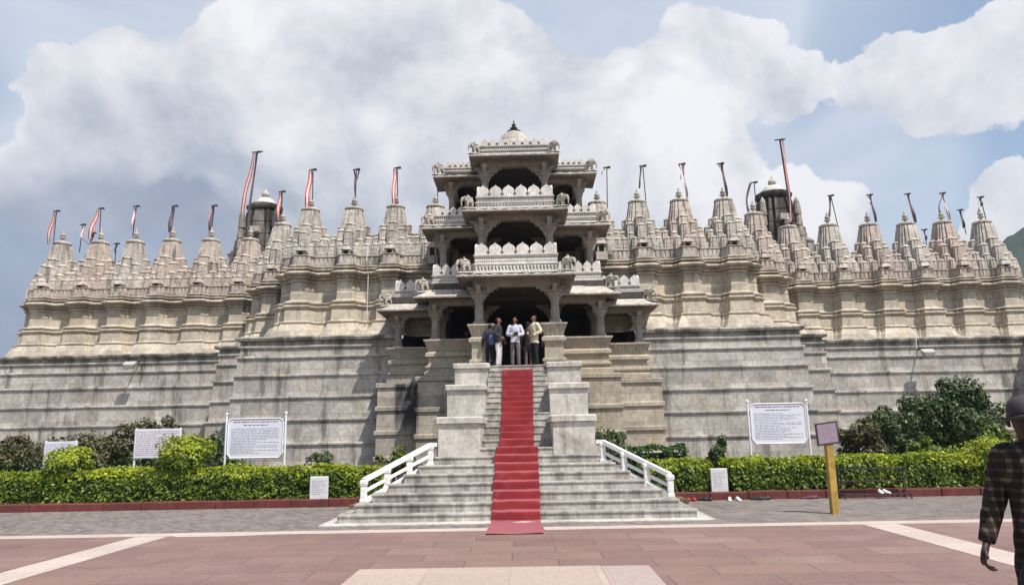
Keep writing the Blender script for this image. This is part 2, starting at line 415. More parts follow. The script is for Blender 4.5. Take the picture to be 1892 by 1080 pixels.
wallprof=[(.80,5.44),(.78,5.55),(.66,5.58),(.52,5.85),(.50,5.87),(.38,6.12),(.42,6.15),(.42,6.20),(.30,6.21),(.26,6.27),(.24,6.72),(.22,6.74),
  (.20,6.80),(.27,6.82),(.31,6.87),(.30,6.92),(.22,6.95),(.18,6.97),(.20,7.0),(.26,7.02),(.27,7.07),(.22,7.11),(.10,7.15),(.06,7.2),
  (.04,7.58),(.015,7.59),(.015,7.615),(.04,7.625),(.03,7.98),(.10,8.0),(.11,8.07),(.05,8.085),(.05,8.13),(.15,8.15),(.17,8.21),(.12,8.225),(.14,8.26),
  (.25,8.285),(.30,8.305),(.32,8.35),(.30,8.40),(.24,8.45),(.15,8.52),(.11,8.58),(.07,8.595),(.07,8.65),(.16,8.67),(.18,8.73),(.15,8.79),(.05,8.81),
  (.05,8.87),(.11,8.89),(.12,8.95),(.09,9.0),(.03,9.02),(.02,9.06)]
def zmap(z,sec):
    k,lip=((1.0,8.13),(.868,8.02))[sec]
    if z<=8.35: return 5.44+(z-5.44)*(lip-5.44)/(8.35-5.44)
    return lip+(z-8.35)*.56
def secpath(s,sec):
    p=main_path(1); i=next(i for i,a in enumerate(p) if a[0]>9.60)
    p=p[:i+2] if sec==0 else p[i+1:]
    if sec==0: p[-1]=(p[-1][0],YC+.1)
    return p if s>0 else mirror(p)
for s in (1,-1):
  for sec in (0,1):
    mb=MB(); P=resample(secpath(s,sec),1.2); sweep(mb,P,[(d,zmap(z,sec)) for d,z in wallprof])
    mb.build('main_wall',M['wall'],temple,jit=.012,jf=1.2)
    # band of upright slabs above the eave
    mb=MB(); P=secpath(s,sec); zb=zmap(9.06,sec)-.01
    sweep(mb,P,[(.03,zb),(.03,zb+.03),(.0,zb+.04),(-.02,zb+.36),(.035,zb+.375),(.04,zb+.41),(-.06,zb+.43),(-.9,zb+.45)])
    of=offsets(P)
    for (a,b) in zip(P[:-1],P[1:]):
        L=math.hypot(b[0]-a[0],b[1]-a[1])
        if L<.25: continue
        k=max(1,round(L/.19)); n=((b[1]-a[1])/L,-(b[0]-a[0])/L); t=((b[0]-a[0])/L,(b[1]-a[1])/L)
        for i in range(k):
            u0=(i+.12)/k*L; u1=(i+.88)/k*L
            o=(a[0]+t[0]*u0,a[1]+t[1]*u0,zb+.06)
            mb.prism([(0,0),(u1-u0,0),(u1-u0,.27),((u1-u0)*.5,.29),(0,.27)],o,(t[0],t[1],0),(0,0,1),(n[0]*.018,n[1]*.018,0))
    mb.build('parapet_band',M['spire'],temple,jit=.008)
# terrace-roof mass behind the parapet band
mb=MB(); mb.box(-9.4,9.4,YI+.8,46,8.0,9.12); mb.box(-23.2,23.2,YO+.8,46,7.8,8.78)
mb.build('roof',M['spire'],temple)

# spires ---------------------------------------------------------------
PLAN=[]
def _plan():
    q=[(.30,-1),(.31,-.90),(.36,-.86),(.37,-.94),(.66,-.94),(.68,-.80),(.73,-.77),(.86,-.86),(.86,-.86)][:8]
    q=[(.28,-1),(.29,-.87),(.36,-.87),(.37,-.95),(.62,-.95),(.64,-.80),(.80,-.80),(.80,-.64),(.95,-.62),(.95,-.37),(.87,-.36),(.87,-.29),(1,-.28)]
    out=[]
    for k in range(4):
        c,s=math.cos(k*math.pi/2),math.sin(k*math.pi/2)
        for x,y in q: out.append((x*c-y*s,x*s+y*c))
    return out
PLAN=_plan()
def tower(mb,cx,cy,z0,h,w0,w1,pw=1.6,tiers=9,notch=.955,m=0,plan=PLAN):
    rings=[]
    for i in range(tiers):
        for t,k in ((i/tiers,1.0),((i+.80)/tiers,1.0),((i+.84)/tiers,notch),((i+.98)/tiers,notch)):
            w=(w0+(w1-w0)*t**pw)*k
            rings.append([(cx+x*w,cy+y*w,z0+h*t) for x,y in plan])
    w=w1; rings.append([(cx+x*w,cy+y*w,z0+h) for x,y in plan])
    mb.loft(rings,m)
OCT=[(math.cos(a)*1.03,math.sin(a)*1.03) for a in [math.pi/8+k*math.pi/4 for k in range(8)]]
SQ8=[(.4,-1),(.42,-.86),(.86,-.86),(.86,-.42),(1,-.4)]
PL2=[]
for k in range(4):
    c,s=math.cos(k*math.pi/2),math.sin(k*math.pi/2)
    PL2+=[(x*c-y*s,x*s+y*c) for x,y in SQ8]
def minor(mb,cx,cy,z0,h,w,m=0):
    tower(mb,cx,cy,z0,h*.82,w,w*.72,1.8,4,.95,m,PL2)
    t=z0+h*.82
    mb.lathe([(w*.66,t-.01),(w*.80,t+.0),(w*.82,t+.022),(w*.74,t+.05),(w*.54,t+.085),(w*.28,t+.11),(w*.10,t+.125),(.004,t+.15)],(cx,cy,0),10,m)
def spire_body(kind):
    mb=MB()
    tower(mb,0,0,-.1,2.22,.68,.36,1.5,11,.985)
    for sx in (-1,1):
        minor(mb,sx*.50,.0,-.1,1.86,.24); minor(mb,sx*.68,.0,-.1,1.45,.25); minor(mb,sx*.80,.05,-.1,1.02,.22)
        minor(mb,sx*.66,-.32,-.1,1.18,.25); minor(mb,sx*.36,-.46,-.1,1.55,.25); minor(mb,sx*.40,-.60,-.1,1.05,.23)
        minor(mb,sx*.66,-.60,-.1,.80,.23); minor(mb,sx*.28,-.78,-.05,.72,.18); minor(mb,sx*.84,-.50,-.2,.62,.2)
    minor(mb,0,-.52,-.1,1.85,.29); minor(mb,0,-.76,-.05,1.36,.22)
    if kind:
        for sx in (-1,1): minor(mb,sx*.42,-.30,.2,1.42,.19)
    # small niche shrine at the foot
    mb.box(-.22,.22,-1.26,-.85,-.3,.0); mb.box(-.16,-.10,-1.22,-.9,0,.30); mb.box(.10,.16,-1.22,-.9,0,.30)
    mb.box(-.10,.10,-1.0,-.9,0,.3,1); mb.box(-.22,.22,-1.28,-.85,.30,.35,0,.02,.02); mb.box(-.18,.18,-1.23,-.88,.35,.47,0,.07,.07)  # dark back panel painted as the shade inside the niche
    mb.lathe([(.10,.47),(.12,.5),(.1,.55),(.03,.6),(.004,.66)],(0,-1.08,0),8)
    # small stop bracket under the cap where the flag pole is held
    mb.box(-.07,.07,-.42,-.2,1.78,1.86); mb.box(-.05,.05,-.40,-.2,1.66,1.78)
    return mb
def cap_mb():
    mb=MB(); pr=[(.27,2.08),(.31,2.12),(.375,2.14),(.395,2.175),(.395,2.215),(.36,2.245),(.34,2.255),(.32,2.28),(.28,2.34),(.20,2.39),(.12,2.42)]
    n=28; rs=[]
    for i,(r,z) in enumerate(pr):
        rs.append([((r*(1-.045*(j%2) if 2<=i<=5 else r))*math.cos(2*math.pi*j/n),(r*(1-.045*(j%2) if 2<=i<=5 else r))*math.sin(2*math.pi*j/n),z) for j in range(n)])
    mb.loft(rs); return mb
def fin_mb():
    mb=MB(); mb.lathe([(.13,2.415),(.15,2.44),(.08,2.46),(.06,2.48),(.10,2.51),(.115,2.55),(.09,2.60),(.04,2.62),(.06,2.64),(.03,2.67),(.04,2.70),(.015,2.75),(.004,2.80)],n=12); return mb
def proto_spire(kind,mat,name='spire'):
    o=spire_body(kind).build(name,[mat,M['hole']],temple,jit=.012,jf=2)
    c=cap_mb().build('spire_cap',M['cap'],o,world=False)
    f=fin_mb().build('finial',M['cap'],o,world=False,smooth=True)
    o.matrix_parent_inverse=wl(temple).inverted()
    return o
spires=[]
protoA=proto_spire(0,M['spire']); protoB=proto_spire(1,M['spire'])
spots=[]
for s in (-1,1):
    spots+=[(s*x,YI+.86,8.78,1.03,1.10) for x in [3.45]+IN]+[(s*CO[0],YC+.9,8.55,1.06,1.22)]+[(s*x,YO+.92,8.55,1.10,1.25) for x in OUT]
    spots+=[(s*23.4,38.6,8.7,1.0,1.13),(s*20.9,40.0,8.6,.97,1.05),(s*11.2,35.0,8.6,1.0,1.1)]
for i,(x,y,z,k,kz) in enumerate(spots):
    if i<2: o=(protoA,protoB)[i]
    else: o=dup((protoA,protoB)[i%2])
    o.location=(x,y,z); o.scale=(k,k,kz*random.uniform(.99,1.01)); o.rotation_euler=(0,0,random.uniform(-.025,.025))
# tall blackened main towers
tw=MB()
DEEP=[]
for k in range(4):
    c,sn=math.cos(k*math.pi/2),math.sin(k*math.pi/2)
    for x,y in [(.30,-1),(.31,-.80),(.42,-.80),(.43,-.93),(.62,-.93),(.63,-.74),(.72,-.74),(.74,-.72),(.74,-.63),(.93,-.62),(.93,-.43),(.80,-.42),(.80,-.31),(1,-.30)]: DEEP.append((x*c-y*sn,x*sn+y*c))
tower(tw,0,0,-.1,2.22,.80,.34,1.25,9,.97,0,DEEP)
for sx in (-1,1):
    for (x,h,w_) in ((.46,2.0,.26),(.58,1.7,.30),(.72,1.36,.31),(.86,1.04,.31),(1.0,.74,.30)): minor(tw,sx*x,.05,-.1,h,w_,0 if x>.8 else 1)
    minor(tw,sx*.64,-.45,-.1,1.15,.2,1); minor(tw,sx*.36,-.60,-.1,1.3,.15,1); minor(tw,sx*.84,-.3,-.1,.95,.2,1); minor(tw,sx*.5,-.72,-.1,.9,.17,1)
    for q in range(7): minor(tw,sx*(.44-.012*q),-.36,.55+q*.2,.26,.075,1)
minor(tw,0,-.60,-.1,1.72,.21,1); minor(tw,0,-.80,-.1,1.2,.2,1)
tw.box(-.09,.09,-.62,-.3,1.62,1.72,1)
t0=tw.build('main_tower',[M['darkspire'],M['midspire']],temple,jit=.012,jf=3)
t0['label']='tall black-stained tower of the left side'
c=cap_mb().build('tower_cap',M['darkspire'],t0,world=False); c.scale=(1.02,1.02,1)
mb=MB(); mb.lathe([(.30,2.25),(.30,2.27),(.26,2.285),(.255,2.31),(.20,2.335),(.19,2.36),(.12,2.395),(.07,2.41)],n=20); mb.build('tower_dome',M['white'],t0,world=False,smooth=False)
mb=MB(); mb.lathe([(.07,2.40),(.05,2.42),(.08,2.44),(.095,2.475),(.07,2.515),(.03,2.54),(.015,2.58),(.004,2.62)],n=14); mb.build('finial',M['cap'],t0,world=False,smooth=True)
t1=dup(t0); t1['label']='tall black-stained tower of the right side'
for o,x in ((t0,-15.75),(t1,15.75)): o.location=(x,44,8.45); o.scale=(2.75,2.75,3.28)

# ------------------------------------------------------------------ entrance porch
pc=MB()   # porch body: floors, beams, rear walls
F0=3.74
pc.box(-4.55,4.55,26.95,34,3.2,3.72); pc.box(-3.05,3.05,26.2,26.95,3.2,3.72); pc.box(-1.62,1.62,22.95,26.2,3.2,3.735)
# storey floors / ceilings (also roofs of the bays)
pc.box(-4.75,4.75,26.95,33,6.50,6.72,1); pc.box(-3.2,3.2,26.1,26.95,6.62,7.05,1); pc.box(-1.62,1.62,24.72,26.1,6.95,7.06,1); pc.box(-3.2,3.2,26.95,33,6.722,7.05,1)
pc.box(-3.1,3.1,26.35,33,9.18,9.33,1); pc.box(-1.5,1.5,25.2,26.35,9.42,9.55,1); pc.box(-1.5,1.5,26.35,30,9.332,9.55,1)
pc.box(-2.75,2.75,26.6,33,11.22,11.38,1); pc.box(-1.35,1.35,25.65,26.6,11.62,11.78,1); pc.box(-1.35,1.35,26.6,30,11.382,11.78,1)
# beams over the columns
def beam(x,y0,y1,z0,z1): pc.box(x-.15,x+.15,y0,y1,z0,z1)
for yb,hw,z0,z1 in ((25.0,1.5,6.62,6.95),(25.5,1.38,9.12,9.42),(25.95,1.25,11.28,11.62)): pc.box(-hw,hw,yb-.14,yb+.14,z0,z1)
for yb,x0,x1,z0,z1 in ((26.5,1.5,3.2,6.25,6.62),(27.3,3.2,4.75,5.98,6.5),(26.75,1.4,3.0,8.88,9.18),(27.0,1.25,2.65,10.98,11.22)):
    for s in (1,-1): pc.box(min(s*x0,s*x1),max(s*x0,s*x1),yb-.14,yb+.14,z0,z1)
for s in (1,-1):
    pc.box(s*4.46-.13,s*4.46+.13,27.44,33,5.98,6.5); pc.box(s*2.97-.13,s*2.97+.13,26.64,27.16,6.25,6.62)
    pc.box(s*1.3-.13,s*1.3+.13,25.14,26.36,6.62,6.95)
    pc.box(s*2.72-.12,s*2.72+.12,26.89,32,8.88,9.18); pc.box(s*2.42-.12,s*2.42+.12,27.14,32,10.98,11.22)
    # side walls of the rear hall
    pc.box(min(s*4.3,s*4.6),max(s*4.3,s*4.6),29.2,34,3.72,6.0,1)
    pc.box(min(s*2.7,s*2.95),max(s*2.7,s*2.95),29.0,33,7.05,9.18,1); pc.box(min(s*2.4,s*2.65),max(s*2.4,s*2.65),29,33,9.33,11.22,1)
for z0,z1,hw in ((3.72,6.5,4.3),(7.05,9.18,2.7),(9.33,11.22,2.4)): pc.box(-hw,hw,32.7,33,z0,z1,1)
# inner piers standing in the dark hall
for x in (-3.0,-1.5,1.5,3.0):
    pc.box(x-.2,x+.2,29.6,30.0,3.72,6.5,1)
porch=pc.build('entrance_porch',[M['porch'],M['dim']],temple,jit=.006)
porch['label']='three-storey pillared porch stepping up to a small dome'

# columns: octagonal shaft, square foot, flaring capital, cusped brackets
def column_mb(h,r,inner=0,outer=.25,ih=.55):
    mb=MB()
    mb.bbox(-r*1.35,r*1.35,-r*1.35,r*1.35,0,.10,.01); mb.lathe([(r*1.3,.10),(r*1.35,.14),(r*1.1,.17)],n=8,ph=math.pi/8)
    cz=h-.42
    mb.lathe([(r*1.08,.17),(r*1.05,cz*.5),(r*1.12,cz*.5+.01),(r*1.12,cz*.5+.05),(r*1.0,cz*.5+.06),(r*.96,cz-.12),(r*1.15,cz-.10),(r*1.18,cz-.05),(r,cz-.03),(r*1.05,cz)],n=8,ph=math.pi/8)
    mb.lathe([(r*1.05,cz-.06),(r*1.3,cz+.0),(r*1.8,cz+.09),(r*2.0,cz+.15),(r*1.7,cz+.165),(r*1.8,cz+.18)],n=12)
    mb.bbox(-r*1.9,r*1.9,-r*1.6,r*1.6,cz+.18,cz+.26,.01)
    def bracket(sgn,L,H):
        # scalloped soffit curve from shaft up to beam
        pts=[(r*.8,h-H)]
        n=4
        for k in range(n):
            a0=k/n;a1=(k+1)/n
            x0=r*.9+L*(a0**1.5);x1=r*.9+L*(a1**1.5);z0=h-H+(H-.08)*(a0**.75);z1=h-H+(H-.08)*(a1**.75)
            for t in (.25,.5,.75,1.0):
                b=.055*math.sin(math.pi*t)
                pts.append((x0+(x1-x0)*t-b*.3,z0+(z1-z0)*t+b))
        pts+=[(r*.9+L,h),(r*.8,h)]
        mb.prism([(sgn*a,b) for a,b in pts],(0,-.09,0),(1,0,0),(0,0,1),(0,.18,0))
    if inner: bracket(1,inner,ih)
    if outer: bracket(-1,outer,.38)
    # forward bracket carrying the eave
    mb.prism([(r*.8,h-.34),(.28,h-.26),(.46,h-.1),(.5,h),(r*.8,h)],(-.08,0,0),(0,-1,0),(0,0,1),(.16,0,0))
    return mb
def put_column(x,y,z0,z1,r,inner,outer,ih=.55):
    s=-1 if x>0 else 1
    mb=column_mb(z1-z0,r,inner,outer,ih)
    mb.v=[(x+s*a,y+b,z0+c) for a,b,c in mb.v]
    if s<0: mb.f=[f[::-1] for f in mb.f]
    return mb.build('column',M['porch'],porch)
for s in (-1,1):
    put_column(s*1.30,25.0,5.30,6.62,.15,.50,.28,.62)
    put_column(s*1.20,25.5,7.06,9.12,.14,.55,.30,.8)
    put_column(s*1.09,25.95,9.55,11.28,.13,.5,.26,.7)
    put_column(s*2.98,26.5,4.98,6.25,.145,.30,.26,.36); put_column(s*4.46,27.3,4.82,5.98,.13,.26,.24,.34)
    put_column(s*2.72,26.75,7.05,8.88,.135,.28,.24,.36); put_column(s*2.42,27.0,9.33,10.98,.12,.26,.22,.34)
    put_column(s*1.35,28.2,3.74,6.5,.17,.5,.3,.7); put_column(s*2.98,28.8,3.74,6.5,.15,.3,.3,.4)
    put_column(s*1.2,28.2,7.05,9.18,.14,.5,.3,.6); put_column(s*1.1,28.4,9.55,11.38,.13,.4,.3,.5)

# sloping stone eaves
def eave(x0,x1,yl,yb,zl,rise=.30,inset=.40):
    mb=MB(); t=.05
    # underside
    def rect(i,z): return [(x0+i,yl+i,z),(x1-i,yl+i,z),(x1-i,yb,z),(x0+i,yb,z)]
    nx=max(4,int((x1-x0)/.18))
    low=[];top=[];inn=[]
    xs=[x0+(x1-x0)*i/nx for i in range(nx+1)]
    def per(i,z,wav=0):
        P=[]
        P.append((x0+i,yb,z))
        P.append((x0+i,yl+i,z))
        for k in range(1,nx):
            x=x0+i+(x1-x0-2*i)*k/nx; P.append((x,yl+i,z+wav*(k%2)))
        P.append((x1-i,yl+i,z)); P.append((x1-i,yb,z)); return P
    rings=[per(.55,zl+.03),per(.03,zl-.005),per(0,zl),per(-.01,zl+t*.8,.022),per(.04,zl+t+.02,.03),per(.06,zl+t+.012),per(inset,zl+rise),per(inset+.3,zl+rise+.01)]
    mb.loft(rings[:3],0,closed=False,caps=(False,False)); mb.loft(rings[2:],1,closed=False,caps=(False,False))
    # droplets along the lip
    for k in range(nx):
        x=x0+(x1-x0)*(k+.5)/nx
        mb.box(x-.028,x+.028,yl-.022,yl+.03,zl+.012,zl+.062,1)
    return mb.build('eave',[M['eave'],M['eave_lit_top']],porch,jit=.008,jf=2)
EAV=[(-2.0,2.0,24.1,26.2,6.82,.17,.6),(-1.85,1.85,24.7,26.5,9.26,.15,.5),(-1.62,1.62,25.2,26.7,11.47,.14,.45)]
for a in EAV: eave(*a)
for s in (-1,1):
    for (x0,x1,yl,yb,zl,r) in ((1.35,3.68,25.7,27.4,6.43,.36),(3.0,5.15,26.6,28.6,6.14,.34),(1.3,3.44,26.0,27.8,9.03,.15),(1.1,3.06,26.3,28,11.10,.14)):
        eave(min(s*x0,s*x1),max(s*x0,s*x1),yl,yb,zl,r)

# parapets: frieze, rail with painted hole shade and a row of leaf-shaped merlons
def parapet(x0,x1,yf,yb,z0,z1,n,tall=.40,plainband=0):
    mb=MB(); H=z1-z0; zm=z1-tall          # merlons start at zm
    P=[(x0,yb),(x0,yf),(x1,yf),(x1,yb)]
    fr=z0+(zm-z0)*.45
    sweep(mb,P,[(-.10,z0-.02),(.05,z0-.02),(.05,z0+.05),(.0,z0+.06),(-.01,fr-.03),(.05,fr-.02),(.055,fr+.02),(.0,fr+.03),(-.005,zm-.05),(.035,zm-.045),(.04,zm-.005),(-.02,zm),(-.12,zm)])
    # frieze of triangles and rail of little dark squares painted as hole shade on the three faces
    def face(a,b,nn):
        L=math.hypot(b[0]-a[0],b[1]-a[1]); t=((b[0]-a[0])/L,(b[1]-a[1])/L); nr=(t[1],-t[0])
        k=max(2,int(L/.115))
        for i in range(k):
            u=(i+.5)/k*L; o=(a[0]+t[0]*u,a[1]+t[1]*u)
            h=(fr-.05)-(z0+.07)
            if h>.05:
                mb.prism([(-.045,h),(.045,h),(0,.0)],(o[0],o[1],z0+.075),(t[0],t[1],0),(0,0,1),(nr[0]*.035,nr[1]*.035,0))
                mb.prism([(-.02,.03),(.02,.03),(0,h*.55)],(o[0]+t[0]*L/k/2+nr[0]*.004,o[1]+t[1]*L/k/2+nr[1]*.004,z0+.075),(t[0],t[1],0),(0,0,1),(nr[0]*.004,nr[1]*.004,0),1)
        k=max(2,int(L/.075)); hz=(zm-.05)-(fr+.03)
        for i in range(k):
            u=(i+.5)/k*L; o=(a[0]+t[0]*u,a[1]+t[1]*u)
            for q in (0.30,0.72):
                zc=fr+.03+hz*q; e=min(.019,hz*.17)
                mb.prism([(-.019,-e),(.019,-e),(.019,e),(-.019,e)],(o[0]+nr[0]*.001,o[1]+nr[1]*.001,zc),(t[0],t[1],0),(0,0,1),(nr[0]*.005,nr[1]*.005,0),1)
        w=L/nn
        mer=[(-.5,0),(-.5,0.34),(-.485,.47),(-.45,.60),(-.38,.71),(-.27,.80),(-.14,.88),(-.05,.95),(0,1.04),(.05,.95),(.14,.88),(.27,.80),(.38,.71),(.45,.60),(.485,.47),(.5,.34),(.5,0)]
        for i in range(nn):
            u=(i+.5)*w; o=(a[0]+t[0]*u-nr[0]*.10,a[1]+t[1]*u-nr[1]*.10,zm)
            mb.prism([(q[0]*w*.97,q[1]*tall) for q in mer],o,(t[0],t[1],0),(0,0,1),(nr[0]*.09,nr[1]*.09,0))
            # dark little four-petal patches painted as shaded openings between merlons
            if i<nn-1:
                o2=(a[0]+t[0]*(i+1)*w-nr[0]*.009,a[1]+t[1]*(i+1)*w-nr[1]*.009,zm+tall*.2)
                c=.022
                mb.prism([(-c,-c*2.6),(c,-c*2.6),(c,-c),(c*2.6,-c),(c*2.6,c),(c,c),(c,c*2.6),(-c,c*2.6),(-c,c),(-c*2.6,c),(-c*2.6,-c),(-c,-c)],o2,(t[0],t[1],0),(0,0,1),(nr[0]*.004,nr[1]*.004,0),1)
    d=yb-yf
    face(P[0],P[1],max(2,round(d/((x1-x0)/n)))); face(P[1],P[2],n); face(P[2],P[3],max(2,round(d/((x1-x0)/n))))
    return mb.build('parapet',[M['white'],M['hole']],porch,jit=.004)
parapet(-1.42,1.42,24.72,26.1,7.08,8.13,6,.42)
parapet(-1.36,1.36,25.22,26.5,9.52,10.38,6,.42)
parapet(-1.22,1.22,25.68,27.0,11.70,12.32,8,.26)
for s in (-1,1):
    for x0,x1,yf,yb,z0,z1,n,t in ((1.42,3.05,26.15,26.9,6.78,7.76,5,.42),(3.05,4.57,27.1,28.6,6.47,7.40,4,.40),(1.36,2.98,26.38,27.6,9.26,9.98,6,.32),(1.22,2.66,26.68,28,11.34,11.86,7,.24)):
        parapet(min(s*x0,s*x1),max(s*x0,s*x1),yf,yb,z0,z1,n,t)
# dome and finial
mb=MB(); mb.box(-1.1,1.1,25.9,28.1,11.78,12.2); mb.lathe([(1.0,12.2),(.95,12.35),(.62,12.62),(.60,12.70),(.55,12.8),(.46,12.93),(.34,13.03),(.2,13.10),(.17,13.12)],(0,27,0),20)
mb.build('dome',M['cap'],porch,jit=.008)
mb=MB(); mb.lathe([(.26,13.10),(.27,13.13),(.12,13.15),(.07,13.2),(.14,13.24),(.15,13.27),(.05,13.30),(.08,13.36),(.09,13.40),(.05,13.45),(.02,13.48),(.03,13.52),(.004,13.62)],(0,27,0),14)
mb.build('finial',M['darkspire'],porch,smooth=True)

# leaning seat-backs and moulded bases of the porch bays
def seat(x0,x1,yf,yb,zt,zb,fl=.14,ribs=True):
    mb=MB(); P=[(x0,yb),(x0,yf),(x1,yf),(x1,yb)]
    h=.42
    sweep(mb,P,[(.14,zb),(.14,zb+.14),(.06,zb+.17),(.05,zb+.27),(.10,zb+.29),(.10,zb+.36),(.02,zb+.39),(.01,zt-h-.24),(.06,zt-h-.21),(.11,zt-h-.18),(.11,zt-h-.07),(.06,zt-h-.04),(.0,zt-h),
       (.02,zt-h+.02),(fl,zt-.07),(fl+.03,zt-.06),(fl+.03,zt),(fl-.08,zt),(fl-.1,zt-.2),(-.2,zt-.3)])
    if ribs:
        k=int((x1-x0)/.13)
        for i in range(k):
            x=x0+(x1-x0)*(i+.5)/k
            mb.prism([(0,zt-h+.03),(fl*.98,zt-.085),(fl*.98+.022,zt-.085),(.035,zt-h+.03)],(x-.03,yf,0),(0,-1,0),(0,0,1),(.06,0,0))
    return mb.build('seat_parapet',M['seat'],porch,jit=.006)
M['seat']=stone('seat parapet stone',(.47,.41,.33),(.39,.35,.285),(.17,.145,.115),streak=.4,patch=.2,bump=.25,warm=(.50,.41,.27))
for s in (-1,1):
    a=lambda x0,x1:(min(s*x0,s*x1),max(s*x0,s*x1))
    seat(*a(.92,1.53),24.72,26.3,5.30,3.735,.12)
    seat(*a(1.5,3.18),26.15,27.0,4.99,3.70,.14)
    seat(*a(3.1,4.66),27.0,28.4,4.83,3.55,.13)
# stepped plinth blocks under the porch
def block_prof(zs,bat=.06):
    pr=[]; zt=zs[-1]
    for z0,z1 in zip(zs[:-1],zs[1:]):
        d=bat*(1-z0/zt); pr+=[(d,z0),(d-.01,z1-.18),(d+.05,z1-.155),(d+.055,z1-.03),(d+.035,z1)]
    return pr+[(-.6,zt+.003)]
for s in (-1,1):
    for P,zs in (([(1.92,28),(1.92,25.95),(3.55,25.95),(3.55,28)],[-.05,.85,1.7,2.62,3.68]),([(3.4,28.5),(3.4,26.85),(5.12,26.85),(5.12,29)],[-.05,.95,1.85,2.7,3.53])):
        mb=MB(); Q=resample(P,.6); Q=Q if s>0 else mirror(Q); sweep(mb,Q,block_prof(zs)); mb.build('porch_plinth',M['porchbase'],temple,jit=.012)

# ------------------------------------------------------------------ staircase
stairs=empty('staircase',(0,14.9,0))
tag(stairs,'weathered marble staircase with stepped side piers climbing to the temple porch','staircase')
mb=MB(); r=.17
for k in range(1,9):
    hw=3.5-.272*(k-1); y=14.92+.33*(k-1)
    mb.bbox(-hw,hw,y+.022,17.9-.01*k,r*(k-1)-.02,r*k-.035,.004)
    mb.bbox(-hw-.022,hw+.022,y,17.9-.01*k,r*k-.0349,r*k,.008)
mb.build('lower_flight',M['stair'],stairs,jit=.007,jf=2.5)
mb=MB(); mb.bbox(-3.78,3.78,14.62,17.6,-.05,.022,.01); mb.build('base_slab',M['pier'],stairs)
UY=[17.95,18.42,18.9,19.38,19.86,20.32,20.75,21.15,21.5,21.82,22.1,22.36,22.62,22.9]
mb=MB()
for k,y in enumerate(UY):
    z=1.36+r*(k+1); hw=.86+.003*k
    mb.box(-hw,hw,y+.02,23.2-.003*k,z-r-.01,z-.03); mb.bbox(-hw,hw,y,23.2-.003*k,z-.0299,z,.007)
mb.box(-1.9,1.9,17.25,17.95,1.0,1.352)
mb.box(-.92,.92,22.97,24.5,3.0,3.737)
mb.build('upper_flight',M['stair'],stairs,jit=.006,jf=2.5)
for s in (-1,1):
    for (x0,x1,y0,y1,zt,capt) in ((.83,1.80,17.22,20.0,2.08,.15),(.87,1.89,20.0,22.6,2.99,.15),(.90,1.93,22.6,24.9,3.80,.16)):
        mb=MB(); a,b=min(s*x0,s*x1),max(s*x0,s*x1)
        mb.bbox(a,b,y0+.001,y1,0,zt-capt,.012); mb.bbox(a-.05,b+.05,y0-.06,y1-.05,zt-capt+.001,zt,.03)
        mb.build('side_pier',M['pier'],stairs,jit=.010,jf=2)

# carpet -------------------------------------------------------------
mb=MB()
prof=[(13.10,.008),(13.6,.012),(14.2,.010),(14.88,.028)]
for k in range(1,9):
    y=14.92+.33*(k-1); prof+=[(y-.014,r*(k-1)+.03),(y-.022,r*k-.03),(y-.018,r*k+.010),(y+.03,r*k+.016)]
    if k<8: prof+=[(y+.25,r*k+.014)]
hwl=[]
W=[]
for i,(y,z) in enumerate(prof):
    w=.505 if i<2 else .48
    W.append(w+random.uniform(-.008,.008))
lo=len(prof)
def ribbon(mb,prof,W):
    n=8; vs=[]; fs=[]
    for (y,z),w in zip(prof,W):
        for j in range(n+1):
            t=j/n*2-1; x=t*w+.01*math.sin(y*7)
            vs.append((x+.012*noise.noise(Vector((t*2,y*1.7,z*3))),y-.007*noise.noise(Vector((x*5,y*3,z*9+4))),z+.010*noise.noise(Vector((x*4,y*2.4,z*2)))+.008*abs(t)**4*random.random()))
    for i in range(len(prof)-1):
        for j in range(n): a=i*(n+1)+j; fs.append((a,a+1,a+n+2,a+n+1))
    mb.add(vs,fs)
prof+=[(17.6,1.372)]; W+=[.48]
ribbon(mb,prof,W)
prof2=[(17.3,1.378),(17.9,1.376)]
for k,y in enumerate(UY[:-1]):
    z=1.36+r*(k+1)
    prof2+=[(y-.012,z-r+.02),(y-.02,z-.03),(y-.016,z+.008),(y+.03,z+.012),(UY[k+1]-.04,z+.010)]
W2=[.405+.065*(i/len(prof2))+random.uniform(-.005,.005) for i in range(len(prof2))]
ribbon(mb,prof2,W2)
tag(mb.build('carpet',M['carpet'],smooth=False),'long red carpet running down the middle of the marble steps','carpet')

